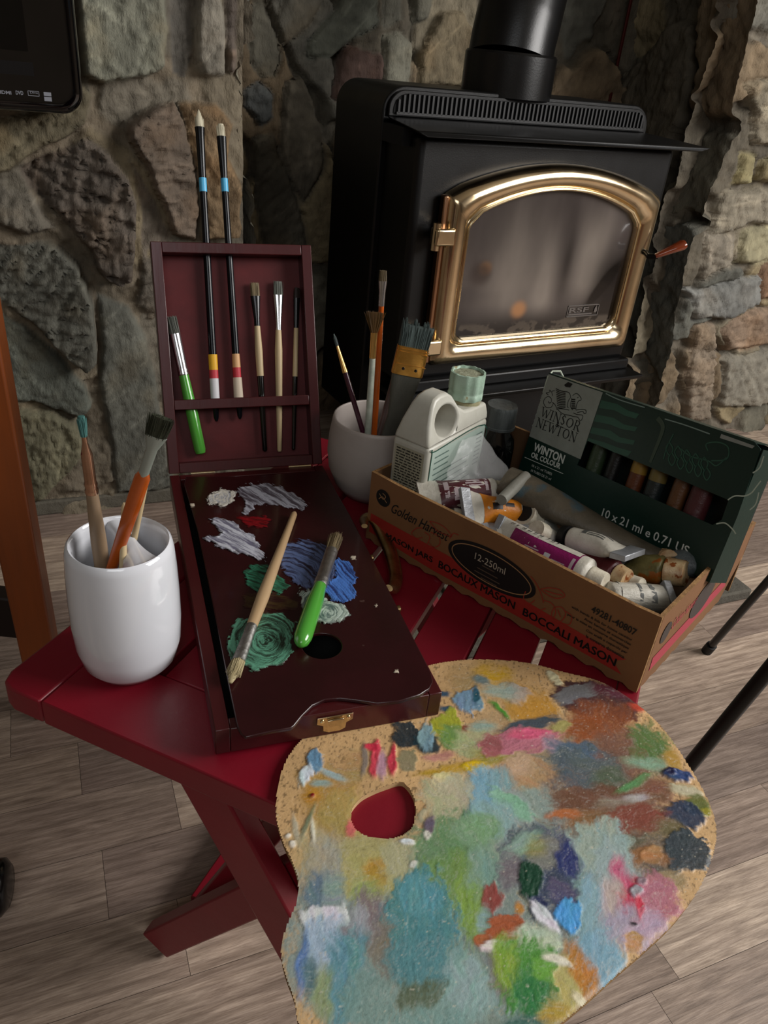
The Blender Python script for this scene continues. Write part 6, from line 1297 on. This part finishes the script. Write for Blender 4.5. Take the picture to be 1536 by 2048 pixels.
tube_thing('white labelled tube with square silver end on top of the dark red tube', T(1258, 1108, .080), T(1122, 1072, .066), .0105, TUBEW, TUBEW, (.3, .8), cap=INK, cap_r=.95, cap_l=.007, wide=1.75, flat=.15, crimp=TUBEF, fold=.014, roll=12, extra=((.4, .7, 60, 66, INKG), (.4, .7, 74, 80, INKG), (.3, .6, 96, 104, INKG), (.72, .8, 60, 120, INKG)))
tube_thing('olive and rust stained tube with cream cap near the right corner of the tray', T(1245, 1128, .050), T(1372, 1148, .066), .0135, OLIVET, OLIVET, (.1, .8), cap=STAINCAP, cap_r=.86, cap_l=.016, wide=1.3)
tube_thing('round stained cap of a tube lying behind the olive tube', T(1300, 1120, .046), T(1338, 1120, .070), .0095, OLIVET, None, cap=STAINCAP, cap_r=1.0, cap_l=.012, wide=1.2, crimp=None)
tube_thing('wrinkled white paint tube in the front right corner of the tray', T(1336, 1198, .050), T(1208, 1190, .056), .0112, WRINK, WRINK, (.1, .9), cap=None, cap_l=.001, wide=1.2, flat=.6, crumple=.05, roll=-20, crimp=TUBEF, extra=((.3, .4, 40, 130, INKG), (.55, .6, 40, 130, INKG)))
tube_thing('dark paint tube at the bottom of the tray under the magenta tube', T(1040, 1110, .014), T(1240, 1175, .016), .0115, tubem('tube_dark', '#181414', '#0c0a0a'), None, wide=1.3, cap=INK)
tube_thing('grey paint tube at the bottom of the tray under the orange tube', T(880, 1040, .018), T(1010, 1090, .018), .0115, tubem('tube_grey', '#3c3834', '#201c1a'), None, wide=1.3, cap=INK)
tube_thing('brown paint tube at the bottom of the tray below the big dirty tube', T(1120, 1080, .018), T(1330, 1150, .018), .0125, tubem('tube_umber', '#2c2018', '#14100c'), None, wide=1.3, cap=INK)
# the large dirty tapered tube
pts = [T(1010, 962, .082), T(1050, 980, .080), T(1110, 1012, .078), T(1180, 1048, .074), T(1250, 1082, .070), T(1305, 1106, .068), T(1350, 1122, .067)]
dt = thing('large_paint_tube', 'long dirty grey brown tapered paint tube with rolled end lying against the green carton', 'paint tube', Matrix.Translation(tuple(pts[0])))
rp = [p-pts[0] for p in pts]; a = MB(); a.tube(spline(rp, 5), list(np.interp(np.arange(31), [0, 4, 10, 16, 22, 26, 30], [.0205, .0215, .0200, .0150, .0105, .0085, .0095])), 22, squash=.62); a.build('body', DIRTY, dt, smooth=True, angle=70)
ra, rb_ = T(1003, 1000, .088)-pts[0], T(1052, 952, .092)-pts[0]; MB().tube([ra, ra*.5+rb_*.5, rb_], [.0052, .0055, .0050], 14).build('rolled_end', mat('dirty_white_roll', '#8c8a80', .5, noise=.2, nscale=60, bump=.6, bscale=80), dt, smooth=True)
pe = [T(1340, 1118, .066), T(1368, 1124, .066), T(1392, 1132, .064), T(1404, 1138, .060)]
MB().tube([p-pts[0] for p in spline(pe, 4)], [.0095, .010, .0115, .013, .014, .0145, .014, .013, .012, .011, .009, .006, .004][:13], 16, squash=.8).build('crumpled_plastic_end', DIRTYC, dt, smooth=True, angle=30)
# clear film draped over the jug label and the tubes
def film():
    n = 26; Pg = np.zeros((n, n, 3)); q = np.random.RandomState(3)
    jf = lambda px, py, o: on(px, py, JM-JY*o, JY)
    c = [jf(925, 880, .0035), jf(962, 866, .0035), T(1046, 985, .066), jf(880, 972, .010)]
    U_, V_ = np.meshgrid(np.linspace(0, 1, n), np.linspace(0, 1, n))
    for k in range(3): Pg[..., k] = (c[0][k]*(1-U_)+c[1][k]*U_)*(1-V_)+(c[3][k]*(1-U_)+c[2][k]*U_)*V_
    w = fbm(U_*5, V_*5, 4, 4)-.5; k_ = (.25+V_)*.6; Pg[..., 2] += w*.014*k_; Pg[..., 0] += (fbm(U_*6+9, V_*6, 8, 3)-.5)*.010*k_; Pg[..., 1] += (fbm(U_*6, V_*6+9, 12, 3)-.6)*.010*k_
    o = grid_obj('plastic_film', Pg, np.ones((n, n, 3)), FILM); s = o.modifiers.new('thick', 'SOLIDIFY'); s.thickness = .0004
    o['label'] = 'crumpled clear plastic film draped in front of the jug label'; o['category'] = 'plastic film'
film()
